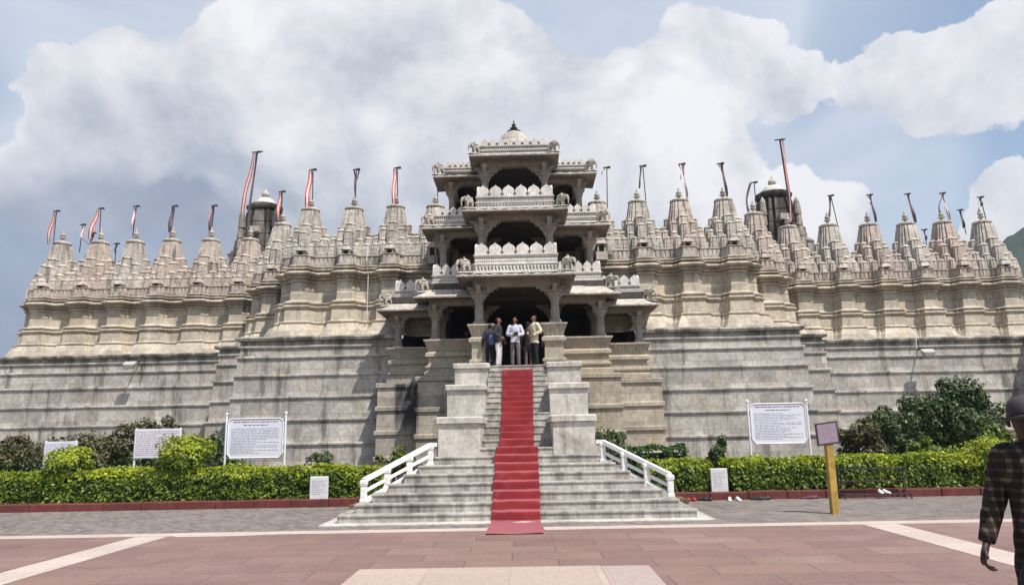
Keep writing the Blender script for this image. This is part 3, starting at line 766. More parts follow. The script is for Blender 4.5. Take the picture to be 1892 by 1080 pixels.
# railings ------------------------------------------------------------
for s in (-1,1):
    rail=empty('railing',(s*2.5,16.4,.3))
    tag(rail,'white slanting railing on the '+('left' if s<0 else 'right')+' side of the lower marble steps','railing')
    A=Vector((s*3.2,15.92,.34)); B=Vector((s*1.93,16.95,1.03))
    for i in range(4):
        p=A.lerp(B,i/3.0); mb=MB()
        q=.062
        mb.bbox(p.x-q-.012,p.x+q+.012,p.y-q-.012,p.y+q+.012,p.z-.35,p.z+.05,.01)
        mb.bbox(p.x-q,p.x+q,p.y-q,p.y+q,p.z+.05,p.z+.34,.012)
        mb.bbox(p.x-q-.014,p.x+q+.014,p.y-q-.014,p.y+q+.014,p.z+.335,p.z+.365,.008)
        for k in range(2): # carved grooves
            mb.box(p.x-.03,p.x+.03,p.y-q-.004,p.y-q+.01,p.z+.10+.11*k,p.z+.17+.11*k)
        mb.bbox(p.x-q-.02,p.x+q+.02,p.y-q-.02,p.y+q+.02,p.z+.365,p.z+.44,.025)
        mb.build('post',M['rail'],rail,jit=.003)
    up=Vector((0,0,1)); d=(B-A)
    mb=MB(); mb.bar(A+up*.43,B+up*.43,.13,.085); mb.bar(B+up*.43,B+Vector((-s*.14,.02,.43)),.13,.085)
    mb.build('handrail',M['rail'],rail)
    mb=MB(); mb.bar(A+up*.20,B+up*.20,.08,.055); mb.build('mid_rail',M['rail'],rail)
    mb=MB(); mb.bar(A+up*.0,B+up*.0,.15,.09); mb.build('stringer',M['rail'],rail)

# ------------------------------------------------------------------ foliage
def leaf_mesh(P,N,size,asp=.55,spread=.8):
    n=len(P); P=np.asarray(P,float); N=np.asarray(N,float)
    d=N+rng.normal(0,spread,(n,3)); d/=np.linalg.norm(d,axis=1)[:,None]+1e-9
    u=np.cross(d,rng.normal(0,1,(n,3))); u/=np.linalg.norm(u,axis=1)[:,None]+1e-9
    w=np.cross(d,u); s=(size*rng.uniform(.6,1.35,n))[:,None]
    fold=d*s*.18
    V=np.stack([P-u*s, P-w*s*asp+fold, P+u*s, P+w*s*asp+fold],1).reshape(-1,3)
    b=np.arange(n)*4
    F=np.stack([b,b+1,b+2,b+3],1)
    return V,F
def mesh_np(name,V,F,mat,parent=None,matidx=None,world=True):
    me=bpy.data.meshes.new(name); me.vertices.add(len(V)); me.vertices.foreach_set('co',np.asarray(V,np.float32).ravel())
    nf=len(F); me.loops.add(nf*4); me.polygons.add(nf)
    me.loops.foreach_set('vertex_index',F.astype(np.int32).ravel())
    me.polygons.foreach_set('loop_start',np.arange(0,nf*4,4,dtype=np.int32)); me.polygons.foreach_set('loop_total',np.full(nf,4,np.int32))
    for q in (mat if isinstance(mat,list) else [mat]): me.materials.append(q)
    if matidx is not None: me.polygons.foreach_set('material_index',matidx.astype(np.int32))
    me.update(calc_edges=True); return link(name,me,parent,world)
def hz(p,s): return np.array([noise.noise(Vector((a*s,b*s,c*s))) for a,b,c in p])
def hedge(label,x0,x1,y0,y1,z0,z1,dens=800,size=.052):
    root=empty('hedge',((x0+x1)/2,y0,0)); tag(root,label,'hedge','clipped hedges behind the kerb')
    L=x1-x0; D=y1-y0; H=z1-z0
    pts=[];nor=[];top=[]
    def add(n,f,nrm):
        a=rng.uniform(0,1,n); b=rng.uniform(0,1,n)
        for p,q in zip(a,b):
            P=f(p,q); pts.append(P); nor.append(nrm)
    add(int(L*H*dens),lambda p,q:(x0+L*p,y0,z0+H*q),(0,-1,.35))
    add(int(L*D*dens*1.1),lambda p,q:(x0+L*p,y0+D*q,z1),(0,-.2,1))
    add(int(L*H*dens*.3),lambda p,q:(x0+L*p,y1,z0+H*q),(0,1,.3))
    add(int(D*H*dens),lambda p,q:(x0,y0+D*p,z0+H*q),(-1,0,.3)); add(int(D*H*dens),lambda p,q:(x1,y0+D*p,z0+H*q),(1,0,.3))
    P=np.array(pts);Nn=np.array(nor)
    # round the shoulders and let the surface wander
    bul=hz(P,1.1)*.10+hz(P,3.7)*.07+rng.normal(0,.03,len(P))
    nn=Nn/np.linalg.norm(Nn,axis=1)[:,None]
    P=P+nn*bul[:,None]
    edge=np.clip((P[:,2]-(z1-.14))/.14,0,1); fr=np.clip((y0+.14-P[:,1])/.14,0,1.5)
    P[:,1]+=edge*fr*.10
    zr=(P[:,2]-z0)/H
    V,F=leaf_mesh(P,Nn,size)
    mi=((zr+rng.normal(0,.10,len(P))+hz(P,2.1)*.22)>.82).astype(int)
    mesh_np('foliage',V,F,[M['hedge'],M['hedgetop']],root,mi)
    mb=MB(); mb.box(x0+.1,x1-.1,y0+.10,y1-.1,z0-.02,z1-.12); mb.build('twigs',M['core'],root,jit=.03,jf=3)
    return root
hedge('long yellow-topped hedge left of the marble steps',-16.5,-3.55,19.0,20.0,.12,.885)
hedge('short square hedge between the right railing and a white plaque',3.2,4.78,19.0,20.0,.12,.87)
hedge('long yellow-topped hedge right of the marble steps behind the yellow post',5.28,13.5,19.0,20.0,.12,.885)
def bush(name,label,c,rad,n,size,mat,cat='bush',group=None,clumps=22,stems=4,lo=.0,z0=0,tightness=.24,core=True,shape=1.0):
    root=empty(name,(c[0],c[1],z0)); tag(root,label,cat,group)
    C=[]
    while len(C)<clumps:
        q=rng.uniform(-1,1,3)
        if q@q<1 and q@q>.12 and q[2]>-.85: C.append(q)
    C=np.array(C); w=rng.uniform(.6,1.3,clumps)
    idx=rng.choice(clumps,n,p=w/w.sum())
    g=rng.normal(0,1,(n,3)); g/=np.linalg.norm(g,axis=1)[:,None]; g*=(rng.uniform(.3,1,n)**.5)[:,None]*(tightness*w[idx])[:,None]*1.5
    Q=C[idx]*.86+g; P=np.array(c)+Q*np.array(rad)
    P[:,2]=np.maximum(P[:,2],z0+.03)
    Nn=g/np.linalg.norm(g,axis=1)[:,None]*.8+Q*.5+np.array([0,0,.35])
    V,F=leaf_mesh(P,Nn,size,spread=.6)
    mats=mat if isinstance(mat,list) else [mat]
    mi=None
    if len(mats)>1: mi=((Q[:,2]+rng.normal(0,.2,n))>.0).astype(int)
    mesh_np('foliage',V,F,mats,root,mi)
    mb=MB()
    for k in range(stems):
        e=C[rng.integers(clumps)]*np.array(rad)*.8+np.array(c)
        b=np.array((c[0]+rng.uniform(-.12,.12),c[1]+rng.uniform(-.1,.1),z0-.02)); m_=(b+e)/2+rng.normal(0,.05,3)
        mb.tube([b,m_,e],[.028,.018,.007],5)
    mb.build('stem',M['stem'],root)
    return root
HT=[M['hedge'],M['hedgetop']]
bush('bush','small round lime-green bush in front of the small white board',(-11.62,19.45,1.12),(.60,.5,.42),5200,.045,HT,stems=3,z0=.1,clumps=40,tightness=.3)
bush('bush','taller round lime-green bush in front of the plain white board',(-8.72,19.45,1.27),(.70,.6,.56),6500,.045,HT,stems=3,z0=.1,clumps=44,tightness=.3)
bush('bush','lime-green raised bush at the far right end of the hedge',(11.75,19.4,.88),(.80,.55,.42),5000,.045,HT,stems=3,z0=.1,clumps=40,tightness=.3)
bush('shrub','large dark green shrub against the right-hand temple wall',(14.3,25.4,1.75),(2.1,1.1,1.55),19000,.062,M['bush'],'shrub',clumps=60,stems=14,z0=.1,tightness=.17)
bush('shrub','dark green shrub left of the largest one at the right wall',(11.85,24.2,1.3),(1.05,.9,1.1),8000,.06,M['bush'],'shrub',clumps=34,stems=8,z0=.1,tightness=.18)
bush('shrub','brownish shrub beside the yellow post sign',(10.1,22.6,1.05),(.72,.6,.85),3600,.06,M['brown'],'shrub',clumps=24,stems=6,z0=.1)
bush('shrub','low bright green shrub just behind the right hedge',(11.55,21.4,.95),(.6,.5,.42),2000,.06,M['hedge'],'shrub',clumps=16,stems=3,z0=.1)
bush('shrub','feathery green shrub below the dark shrub near the walking man',(13.6,21.6,1.0),(.8,.5,.65),2600,.06,[M['bush'],M['hedge']],'shrub',clumps=18,stems=4,z0=.1)
bush('shrub','thin grey-green shrub left of the right framed notice board',(5.75,22.0,.95),(.42,.4,.62),1500,.06,M['bush'],'shrub',clumps=16,stems=5,z0=.1)
bush('shrub','thin weedy plant behind the right railing of the steps',(2.95,24.6,1.25),(.6,.4,.55),900,.06,M['bush'],'shrub',clumps=16,stems=6,z0=.1)
bush('shrub','scrubby plant behind the left railing of the steps',(-3.7,22.2,.85),(.62,.5,.5),1100,.06,[M['bush'],M['hedge']],'shrub',clumps=16,stems=6,z0=.1)
bush('shrub','sparse twiggy plant behind the hedge near the left framed board',(-5.95,22.2,.85),(.5,.4,.5),650,.05,M['bush'],'shrub',clumps=18,stems=8,z0=.1)
bush('shrub','bronze shrub at the far left edge of the garden',(-16.6,23.6,1.15),(1.5,.9,1.0),6400,.07,[M['bush'],M['brown']],'shrub',clumps=26,stems=6,z0=.1)
bush('shrub','bronze shrub behind the small white board at left',(-13.8,23.4,1.0),(1.75,.9,.9),7200,.07,[M['bush'],M['brown']],'shrub',clumps=28,stems=6,z0=.1)
bush('shrub','tall loose green shrub reaching above the plain white board',(-11.4,23.0,1.35),(1.35,.8,1.25),6000,.06,[M['bush'],M['brown']],'shrub',clumps=36,stems=10,z0=.1,tightness=.17)
bush('shrub','dark shrub right of the plain white board',(-9.2,22.8,1.0),(.85,.6,.85),2600,.06,M['bush'],'shrub',clumps=22,stems=6,z0=.1)
# small clipped box hedge behind right railing
def boxhedge():
    root=empty('hedge',(3.9,21.4,.1)); tag(root,'small dark green clipped hedge close to the right stair pier','hedge')
    n=2600; q=rng.uniform(-1,1,(n,3)); ax=rng.integers(0,3,n)
    for i in range(n): q[i,ax[i]]=np.sign(q[i,ax[i]])
    q[:,2]=np.where((ax==2),1,q[:,2]); P=np.array((3.92,21.5,.62))+q*np.array((.78,.45,.56)); P+=rng.normal(0,.025,P.shape)+q*hz(P,2.5)[:,None]*.12
    V,F=leaf_mesh(P,q,.055); mesh_np('foliage',V,F,M['hedge2'],root)
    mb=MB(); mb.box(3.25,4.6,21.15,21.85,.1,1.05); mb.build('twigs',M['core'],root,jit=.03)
M['hedge2']=leafmat('green box leaves',[(.02,.05,.012),(.04,.09,.018),(.07,.13,.025)],.2)
boxhedge()

# ------------------------------------------------------------------ signs
def text_lines(mb,cx,z0,z1,x0,x1,y,rows,m=0,ragged=.5,head=None,rs=random.Random(3)):
    h=(z1-z0)/rows
    for i in range(rows):
        zc=z1-(i+.5)*h
        a=x0; e=x1 if rs.random()>ragged else x0+(x1-x0)*rs.uniform(.45,.95)
        while a<e-.02:
            w=rs.uniform(.03,.13); b=min(a+w,e)
            mb.prism([(a,zc-h*.2),(b,zc-h*.2),(b,zc+h*.16),(a,zc+h*.16)],(cx,y,0),(1,0,0),(0,0,1),(0,-.002,0),m)
            a=b+rs.uniform(.012,.03)
def framed(label,x,y,w,zt,zb,ptop,tilt):
    root=empty('notice_board',(x,y,0)); tag(root,label,'notice board')
    for s in (-1,1):
        mb=MB(); px=x+s*(w/2+.06); mb.tube([(px,y,0),(px,y,ptop-.05)],.03,8); mb.lathe([(.03,0),(.045,.015),(.04,.045),(.012,.07),(.003,.075)],(px,y,ptop-.05),8)
        for z in (zt-.14,(zt+zb)/2,zb+.18): mb.bar((px,y,z),(x+s*(w/2-.02),y,z),.02,.02)
        mb.build('post',M['metal'],root)
    hw=w/2;c=.11
    poly=[(-hw+c,zt),(-hw+.03,zt-.04),(-hw,zt-c),(-hw,zb+c),(-hw+.05,zb+.06),(-hw+c*.8,zb),(hw-c*.8,zb),(hw-.05,zb+.06),(hw,zb+c),(hw,zt-c),(hw-.03,zt-.04),(hw-c,zt)]
    mb=MB(); mb.prism(poly,(x,y-.02,0),(1,0,0),(0,0,1),(0,.03,0)); mb.build('panel',M['board'],root)
    mb=MB(); pts=[(x+a,y-.022,b) for a,b in poly]; mb.tube(pts+[pts[0]],.018,6); mb.build('frame',M['metal'],root)
    mb=MB(); text_lines(mb,x,zt-.12,zt-.05,-hw*.82,hw*.82,y-.0215,1,0,0); mb.build('heading',M['ink2'],root); mb=MB(); text_lines(mb,x,zt-.20,zt-.14,-hw*.45,hw*.45,y-.0215,1,0,0); mb.build('subheading',M['ink2'],root); mb=MB()
    text_lines(mb,x,zb+.1,zt-.24,-hw*.88,hw*.86,y-.0215,17,0,.45)
    mb.build('lettering',M['ink'],root)
    return root
framed('white framed notice board on two posts left of the steps',-7.12,20.3,1.50,2.20,1.16,2.36,0)
framed('white framed notice board on two posts right of the steps',7.0,20.3,1.46,2.33,1.28,2.42,0)
def plainboard(label,x0,x1,y,zb,zt,post,ink,rows):
    root=empty('notice_board',((x0+x1)/2,y,0)); tag(root,label,'notice board')
    for px in (x0+.02,x1-.02):
        mb=MB(); mb.bbox(px-.025,px+.025,y-.02,y+.02,0,zt+.02,.006); mb.build('post',M['metal'],root)
    mb=MB(); mb.bbox(x0,x1,y-.045,y-.022,zb,zt,.008); mb.build('panel',M['board'],root)
    mb=MB(); text_lines(mb,(x0+x1)/2,zb+.06,zt-.05,-(x1-x0)*.46,(x1-x0)*.46,y-.0455,rows,0,.15,rs=random.Random(9)); mb.build('lettering',ink,root)
plainboard('small white notice board with blue lines at far left',-13.0,-12.12,20.5,1.08,1.69,0,M['ink'],9)
plainboard('plain white notice board with maroon lines behind a lime bush',-10.52,-9.25,20.5,1.20,1.98,0,M['inkred'],13)
def plaque(label,x,y,w,h,zb):
    root=empty('plaque',(x,y,zb)); tag(root,label,'plaque')
    mb=MB(); mb.bbox(x-w/2,x+w/2,y,y+.05,zb,zb+h,.015); mb.build('slab',M['plaque'],root)
    mb=MB(); text_lines(mb,x,zb+.1,zb+h-.08,-w*.36,w*.36,y-.001,7,0,.6,rs=random.Random(int(x*10)%7)); mb.build('lettering',M['inkgrey'],root)
    mb=MB(); mb.bbox(x-w*.4,x+w*.4,y+.06,y+.2,zb-.1,zb+h*.5,.01); mb.build('support',M['metal'],root)
M['inkgrey']=plain('worn grey lettering',(.40,.39,.40),.7,.1)
plaque('white marble plaque standing in front of the left hedge',-4.92,18.72,.46,.55,.17)
plaque('white marble plaque in the gap of the right hedge',4.97,18.9,.42,.56,.17)
root=empty('post_sign',(6.32,15.32,0)); tag(root,'small dark-framed sign tilted on a square yellow post','sign')
mb=MB(); mb.bbox(6.24,6.38,15.26,15.40,-.02,1.36,.008); mb.build('post',M['yellow'],root)
c=Vector((6.28,15.25,1.56)); a=R(7); u=Vector((math.cos(a),0,math.sin(a))); w=Vector((-math.sin(a)*.4,0,1)).normalized()
mb=MB(); mb.prism([(-.225,-.22),(.225,-.22),(.225,.22),(-.225,.22)],c,u,w,(0,.03,0)); mb.build('frame',M['darkmetal'],root)
mb=MB(); mb.prism([(-.195,-.19),(.195,-.19),(.195,.19),(-.195,.19)],c+Vector((0,-.003,0)),u,w,(0,-.004,0)); mb.build('panel',plain('dull sign face',(.25,.22,.27),.5,.08),root)
mb=MB()
rs=random.Random(4)
for i in range(8):
    zz=.15-i*.042; x=-.17
    while x<.15:
        l=rs.uniform(.03,.09); mb.prism([(x,zz-.009),(min(x+l,.17),zz-.009),(min(x+l,.17),zz+.009),(x,zz+.009)],c+Vector((0,-.0075,0)),u,w,(0,-.002,0)); x+=l+.015
mb.build('lettering',M['inkred'],root)
# shoe rack
rack=empty('shoe_rack',(8.5,18.35,0)); tag(rack,'low dark metal shoe rack standing in front of the right hedge','shoe rack')
mb=MB()
for x in (7.72,9.28):
    m2=MB(); m2.bar((x,18.5,0),(x,18.5,.72),.035,.035); m2.bar((x,18.2,.0),(x,18.2,.10),.03,.03); m2.bar((x,18.18,.09),(x,18.5,.09),.03,.03); m2.bar((x,18.36,.66),(x,18.52,.66),.03,.03); m2.build('leg',M['darkmetal'],rack)
for z,n,y0 in ((.10,4,18.2),(.40,2,18.42),(.68,2,18.42)):
    m2=MB()
    for k in range(n): m2.bar((7.72,y0+.08*k,z),(9.28,y0+.08*k,z),.022,.022)
    m2.build('shelf',M['darkmetal'],rack)

# shoes ------------------------------------------------------------------
def shoe_mb():
    mb=MB(); rings=[]
    for t,w,h in ((0,.024,.055),(.08,.034,.075),(.25,.036,.085),(.42,.036,.07),(.6,.042,.05),(.8,.042,.042),(.94,.03,.034),(1,.012,.02)):
        rings.append([(x*w,-.14+.28*t,max(.0,z)*h) for x,z in ((-1,0),(-1.05,.35),(-.8,.85),(-.3,1),(.3,1),(.8,.85),(1.05,.35),(1,0))])
    mb.loft(rings); return mb
SH=[(4.06,18.5,.2,'red','red',0),(4.17,18.48,.5,'red','red',0),(4.42,18.5,.9,'dark','dark brown',0),(4.62,18.52,-.2,'dark','dark brown',0),(5.05,18.36,2.9,'white','white',0),(5.26,18.36,3.2,'white','white',0),
    (5.72,18.45,1.2,'dark','black',0),(5.9,18.47,1.5,'dark','black',0),(6.93,18.5,1.3,'maroon','maroon',0),(7.05,18.5,1.6,'maroon','maroon',0),(8.62,18.33,3.0,'white','white',.113),(8.76,18.33,3.3,'white','white',.113)]
shm={'red':plain('red shoe leather',(.35,.05,.05),.6),'dark':plain('black shoe leather',(.03,.028,.028),.5),'white':plain('white shoe cloth',(.7,.68,.66),.7),'maroon':plain('maroon shoe cloth',(.12,.04,.06),.7)}
shl={'red':'red shoe at the foot of the kerb beside the right railing','dark brown':'dark shoe on the bricks below the short square hedge','white':'white shoe on the bricks below the right plaque','black':'black shoe by the kerb right of the white shoes','maroon':'maroon shoe by the kerb left of the yellow post'}
for x,y,rz,k,lab,z in SH:
    o=shoe_mb().build('shoe',shm[k],world=False,smooth=True); put(o,(x,y,z+.001),rz,1.05)
    tag(o,'white shoe resting on the low shoe rack' if z else shl[lab],'shoe','shoes on the shoe rack' if z else lab+' pair of shoes left by the kerb')

# floodlights -------------------------------------------------------------
def flood(label,x,y,z,s):
    root=empty('floodlight',(x,y,z)); tag(root,label,'floodlight')
    mb=MB(); mb.bar((x,y+.55,z+.12),(x,y-.05,z+.12),.05,.05); mb.bar((x,y-.05,z+.12),(x+s*.03,y-.12,z-.02),.05,.05); mb.build('bracket',M['darkmetal'],root)
    mb=MB(); mb.prism([(-.2,-.12),(.2,-.12),(.26,.10),(-.26,.10)],(x,y-.12,z-.02),(1,0,0),(0,-.55,.83),(0,-.22,-.15)); mb.build('lamp_housing',M['flood'],root)
    mb=MB(); mb.prism([(-.17,-.09),(.17,-.09),(.21,.08),(-.21,.08)],(x,y-.343,z-.172),(1,0,0),(0,-.55,.83),(0,-.006,-.005)); mb.build('glass',M['metal'],root)
M['flood']=plain('grey lamp metal',(.42,.40,.37),.5,.2)
flood('grey floodlight on a bracket at the top of the left terrace wall',-17.0,32.2,5.0,1)
flood('grey floodlight on a bracket at the top of the right terrace wall',17.5,32.2,4.82,-1)
mb=MB(); mb.tube([(17.36,32.55,4.95),(17.36,32.52,5.55),(17.38,33.0,5.9)],.018,6)
tag(mb.build('conduit_pipe',M['metal']),'thin pale pipe rising from the right floodlight up the wall','pipe')
mb=MB(); mb.tube([(-5.95,28.55,9.1),(-5.97,28.50,8.5),(-5.98,28.9,8.0),(-6.0,28.9,6.2)],.014,6)
tag(mb.build('cable',M['metal']),'thin pale cable hanging down the left temple wall beside the porch','cable')

# ------------------------------------------------------------------ flags
def flag(top,base,ends,cols,label,wid=.12,h0=0):
    root=empty('flag',base); tag(root,label,'flag','ribbon flags on the temple spires')
    t=Vector(top);b=Vector(base)
    mb=MB(); mb.tube([b-(t-b)*.12,b,t],.022+h0,6); mb.build('pole',M['pole'],root)
    mb=MB(); mb.bar(t+Vector((-.15-h0*6,0,-.02)),t+Vector((.15+h0*6,0,.02)),.06,.05); mb.box(t.x+.03,t.x+.15,t.y-.08,t.y+.08,t.z-.03,t.z+.03); mb.build('crossbar',M['pole'],root)
    for (off,end,w,ck,sag) in ends:
        mb=MB(); a=t+Vector((off,-.03,-.03)); e=Vector(end); n=16; rows=[]
        stripes=cols[ck]; k=len(stripes)
        vs=[];fs=[];ms=[]
        for i in range(n+1):
            q=i/n; p=a.lerp(e,q)+Vector((sag*math.sin(math.pi*q)+.012*math.sin(q*9+off*7),.05*math.sin(q*7),-abs(sag)*.3*math.sin(math.pi*q)))
            tw=.5*math.sin(q*5+off*11)
            for j in range(k+1):
                s_=(j/k-.5)*w*.78; vs.append((p.x+s_*math.cos(tw),p.y+s_*math.sin(tw)+.01*math.cos(j*3+q*8),p.z))
        for i in range(n):
            for j in range(k): A=i*(k+1)+j; fs.append((A,A+1,A+k+2,A+k+1)); ms.append(stripes[j])
        b0=len(mb.v); mb.v+=vs; mb.f+=fs; mb.m+=ms
        mb.build('ribbon',[M['fred'],M['fwhite'],M['fdark']],root)
RW=[0,1,0]; DK=[2,2]; PW=[1,1,0]
cols={'r':RW,'d':DK,'p':PW}
I,O=30.45,35.4
FL=[ # top, base, ribbons (offset, end, width, colour, sag), label
 ((-23.2,O,13.08),(-23.2,O,11.3),[(-.1,(-23.45,O-.05,11.35),.2,'r',.0)],'red and white ribbon flag over the leftmost spire'),
 ((-23.1,37.5,12.97),(-23.15,37.5,11.6),[(.1,(-22.4,37.2,11.75),.12,'p',-.28)],'dark pole with a pale ribbon blown sideways behind the leftmost spire'),
 ((-20.95,O,13.16),(-20.9,O,11.6),[(-.12,(-21.25,O-.3,11.5),.26,'r',0)],'broad red ribbon flag hanging slantwise over the second spire from the left'),
 ((-22.82,38,12.64),(-22.83,38,11.6),[(.0,(-22.9,38,12.0),.15,'d',0)],'short dark flag just left of the broad slanting red one'),
 ((-21.5,38,12.02),(-21.5,38,11.0),[(0,(-21.55,38,11.5),.12,'d',0)],'short dark flag low behind the second spire from the left'),
 ((-19.15,O,13.23),(-19.22,O,11.8),[(-.1,(-19.25,O-.1,12.0),.16,'p',.05)],'pale ribbon flag over the third spire from the left'),
 ((-17.2,O,13.19),(-17.33,O,11.7),[(-.1,(-17.36,O-.1,11.8),.18,'d',0)],'dark ribbon flag over the fourth spire from the left'),
 ((-15.2,O,13.16),(-15.28,O,11.6),[(-.06,(-15.33,O-.1,11.7),.2,'d',0),(-.12,(-15.36,O-.12,12.2),.08,'r',0)],'purplish ribbon flag over the fifth spire from the left'),
 ((-13.15,O,15.95),(-13.5,O,12.0),[(-.15,(-13.72,O-.2,12.7),.24,'r',0),(-.04,(-13.45,O-.2,11.3),.10,'d',0)],'very tall red and white flag beside the black left tower'),
 ((-10.88,32.7,12.89),(-10.85,32.7,11.4),[(-.08,(-11.0,32.6,11.5),.22,'r',0)],'red ribbon flag on the spire right in front of the black left tower'),
 ((-8.80,I,13.08),(-8.78,I,11.4),[(-.1,(-8.90,I-.45,11.2),.26,'r',0)],'broad red and white flag on the spire nearest right of the black left tower'),
 ((-6.9,I,13.04),(-6.93,I,11.4),[(-.1,(-6.93,I-.1,11.9),.1,'d',.03),(.1,(-6.93,I-.1,11.8),.08,'d',-.03)],'dark wisp of a flag between the two broad red flags left of the porch'),
 ((-5.12,I,13.07),(-5.1,I,11.4),[(-.1,(-5.2,I-.45,11.3),.22,'r',0)],'broad red and white flag on the spire nearest left of the porch'),
 ((-3.4,I,13.12),(-3.37,I,11.6),[(-.1,(-3.5,I,12.6),.05,'d',0)],'bare flag pole half hidden by the left side of the porch roof'),
 ((3.95,I,12.85),(3.9,I,11.2),[(-.1,(3.7,I,12.55),.05,'p',0)],'thin flag pole nearly bare just right of the porch'),
 ((5.5,I,12.88),(5.55,I,11.3),[(-.08,(5.28,I-.1,11.85),.10,'d',.0)],'dark flag and pole forming an inverted V on the second spire right of the porch'),
 ((7.18,I,12.92),(7.32,I,11.3),[(.05,(7.3,I-.1,11.4),.12,'p',-.04),(-.12,(7.05,I-.1,12.2),.05,'p',.05)],'pale and red ribbon flag on the third spire right of the porch'),
 ((8.84,I,12.90),(9.02,I,11.25),[(.05,(9.0,I-.1,11.4),.12,'d',0),(-.08,(8.9,I-.1,12.1),.06,'p',0)],'dark leaning flag on the fourth spire right of the porch'),
 ((10.95,32.7,12.78),(10.95,32.7,11.3),[(-.15,(10.55,32.6,11.35),.14,'d',-.14)],'short curling dark flag left of the black right tower'),
 ((13.3,O,15.9),(13.5,O,12.2),[(.12,(13.42,O-.2,11.6),.14,'r',.03)],'very tall flag pole with a red ribbon in front of the black right tower'),
 ((15.55,O,12.92),(15.75,O,11.3),[(-.05,(15.2,O-.1,11.5),.16,'d',.06)],'dark flag swung left of its pole just right of the black right tower'),
 ((17.45,O,12.9),(17.62,O,11.3),[(.03,(17.6,O-.1,11.5),.1,'d',0),(-.1,(17.42,O,12.4),.06,'p',.06)],'thin flag on the second spire right of the black right tower'),
 ((19.3,O,12.9),(19.52,O,11.25),[(.02,(19.5,O-.1,11.4),.16,'d',0)],'grey flag on the third spire right of the black right tower'),
 ((21.02,O,12.9),(21.2,O,11.3),[(-.05,(21.15,O-.1,11.5),.14,'p',.03),(.08,(20.75,O-.1,11.5),.08,'d',-.2)],'pale flag with a loose end on the fourth spire right of the black tower'),
 ((23.35,38,12.78),(23.5,38,11.6),[(.0,(23.45,38,11.8),.18,'d',0)],'short dark flag behind the two rightmost spires'),
 ((22.85,O,12.65),(23.0,O,11.3),[(.0,(22.85,O,12.2),.16,'d',.0),(-.04,(22.6,O,11.8),.05,'r',0)],'dark-topped flag over the rightmost spire'),
 ((21.35,38,11.75),(21.39,38,11.0),[(0,(21.4,38,11.2),.14,'d',0)],'small low flag left of the rightmost pair of spires'),
]
for i,(t,b,e,l) in enumerate(FL): flag(t,b,e,cols,l,h0=.02 if t[2]>15 else 0)

# ------------------------------------------------------------------ skin-grown figures
def skin(verts,edges,rad,sub=1,root=0):
    me=bpy.data.meshes.new('tmp'); me.from_pydata(verts,edges,[]); o=bpy.data.objects.new('tmp',me); COL.objects.link(o)
    md=o.modifiers.new('s','SKIN'); md.use_smooth_shade=True; md.branch_smoothing=.4
    d=me.skin_vertices[0].data
    for i,rv in enumerate(rad):
        d[i].radius=(rv,rv) if not isinstance(rv,tuple) else rv
        d[i].use_root=(i==root); d[i].use_loose=False
    if sub:
        ms=o.modifiers.new('u','SUBSURF'); ms.levels=sub; ms.render_levels=sub
    dg=bpy.context.evaluated_depsgraph_get(); dg.update()
    out=bpy.data.meshes.new_from_object(o.evaluated_get(dg))
    vs=[tuple(v.co) for v in out.vertices]; fs=[tuple(p.vertices) for p in out.polygons]
    bpy.data.objects.remove(o); bpy.data.meshes.remove(me); bpy.data.meshes.remove(out)
    return vs,fs
def chain(g,pts,rads,start=None):
    # g = [verts, edges, rads]
    prev=start
    for p,q in zip(pts,rads):
        g[0].append(tuple(p)); g[2].append(q); i=len(g[0])-1
        if prev is not None: g[1].append((prev,i))
        prev=i
    return prev
M['elephant']=stone('carved statue stone',(.56,.51,.45),(.46,.42,.37),(.2,.18,.16),streak=.4,patch=.25,rnd=True)
def elephant_mb():
    mb=MB(); g=[[],[],[]]
    b=chain(g,[(-.20,0,.34),(-.05,0,.38),(.10,0,.38)],[.13,.15,.13])
    h=chain(g,[(.24,0,.44),(.33,0,.45)],[.11,.095],b)
    chain(g,[(.40,0,.36),(.43,0,.24),(.42,0,.13),(.47,0,.08)],[.055,.042,.034,.026],h)
    for x,s in ((.10,1),(.10,-1),(-.20,1),(-.20,-1)):
        st=2 if x>0 else 0
        chain(g,[(x,s*.08,.24),(x+.01,s*.085,.12),(x+.01,s*.085,.035)],[.065,.052,.058],st)
    chain(g,[(-.33,0,.36),(-.36,0,.22)],[.03,.015],0)
    vs,fs=skin(*g,sub=1,root=1); mb.add(vs,fs)
    for s in (-1,1):
        mb.prism([(0,.10),(-.10,.08),(-.13,-.02),(-.09,-.12),(-.02,-.10)],(.27,s*.10,.44),(1,s*-.25,0),(0,0,1),(0,s*.025,0))
        mb.tube([(.36,s*.05,.36),(.42,s*.065,.31),(.47,s*.06,.33)],[.018,.013,.005],5)
    mb.bbox(-.34,.44,-.15,.15,-.03,.02,.02)
    # trappings on the back
    mb.box(-.12,.08,-.15,.15,.46,.53,0,.03,.04); mb.box(-.06,.02,-.06,.06,.53,.62,0,.02,.02)
    return mb
EL=elephant_mb()
ep=None
tiers=[('lowest central eave',1.72,24.42,7.04,.46),('middle central eave',1.62,24.98,9.47,.36),('top central eave',1.40,25.45,11.66,.30),
       ('lower side eave beside the entrance arch',3.35,26.05,6.72,.46),('middle side eave',3.18,26.3,9.24,.40),('upper side eave',2.82,26.58,11.31,.36),('outermost low eave',4.82,26.95,6.40,.42)]
for nm,x,y,z,h in tiers:
    for s in (-1,1):
        if ep is None: o=ep=EL.build('elephant_statue',M['elephant'],world=False)
        else: o=ep.copy(); COL.objects.link(o)
        put(o,(s*x,y,z),(-R(38) if s>0 else R(180+38)),1.0)
        k=.72+(h-.4)*.7; o.scale=(k,k,k*1.12); o.rotation_euler=(0,(R(8)),(-R(38) if s>0 else R(218)))
        tag(o,'carved stone elephant on the '+('left' if s<0 else 'right')+' corner of the '+nm,'statue','stone elephants on the porch eaves')

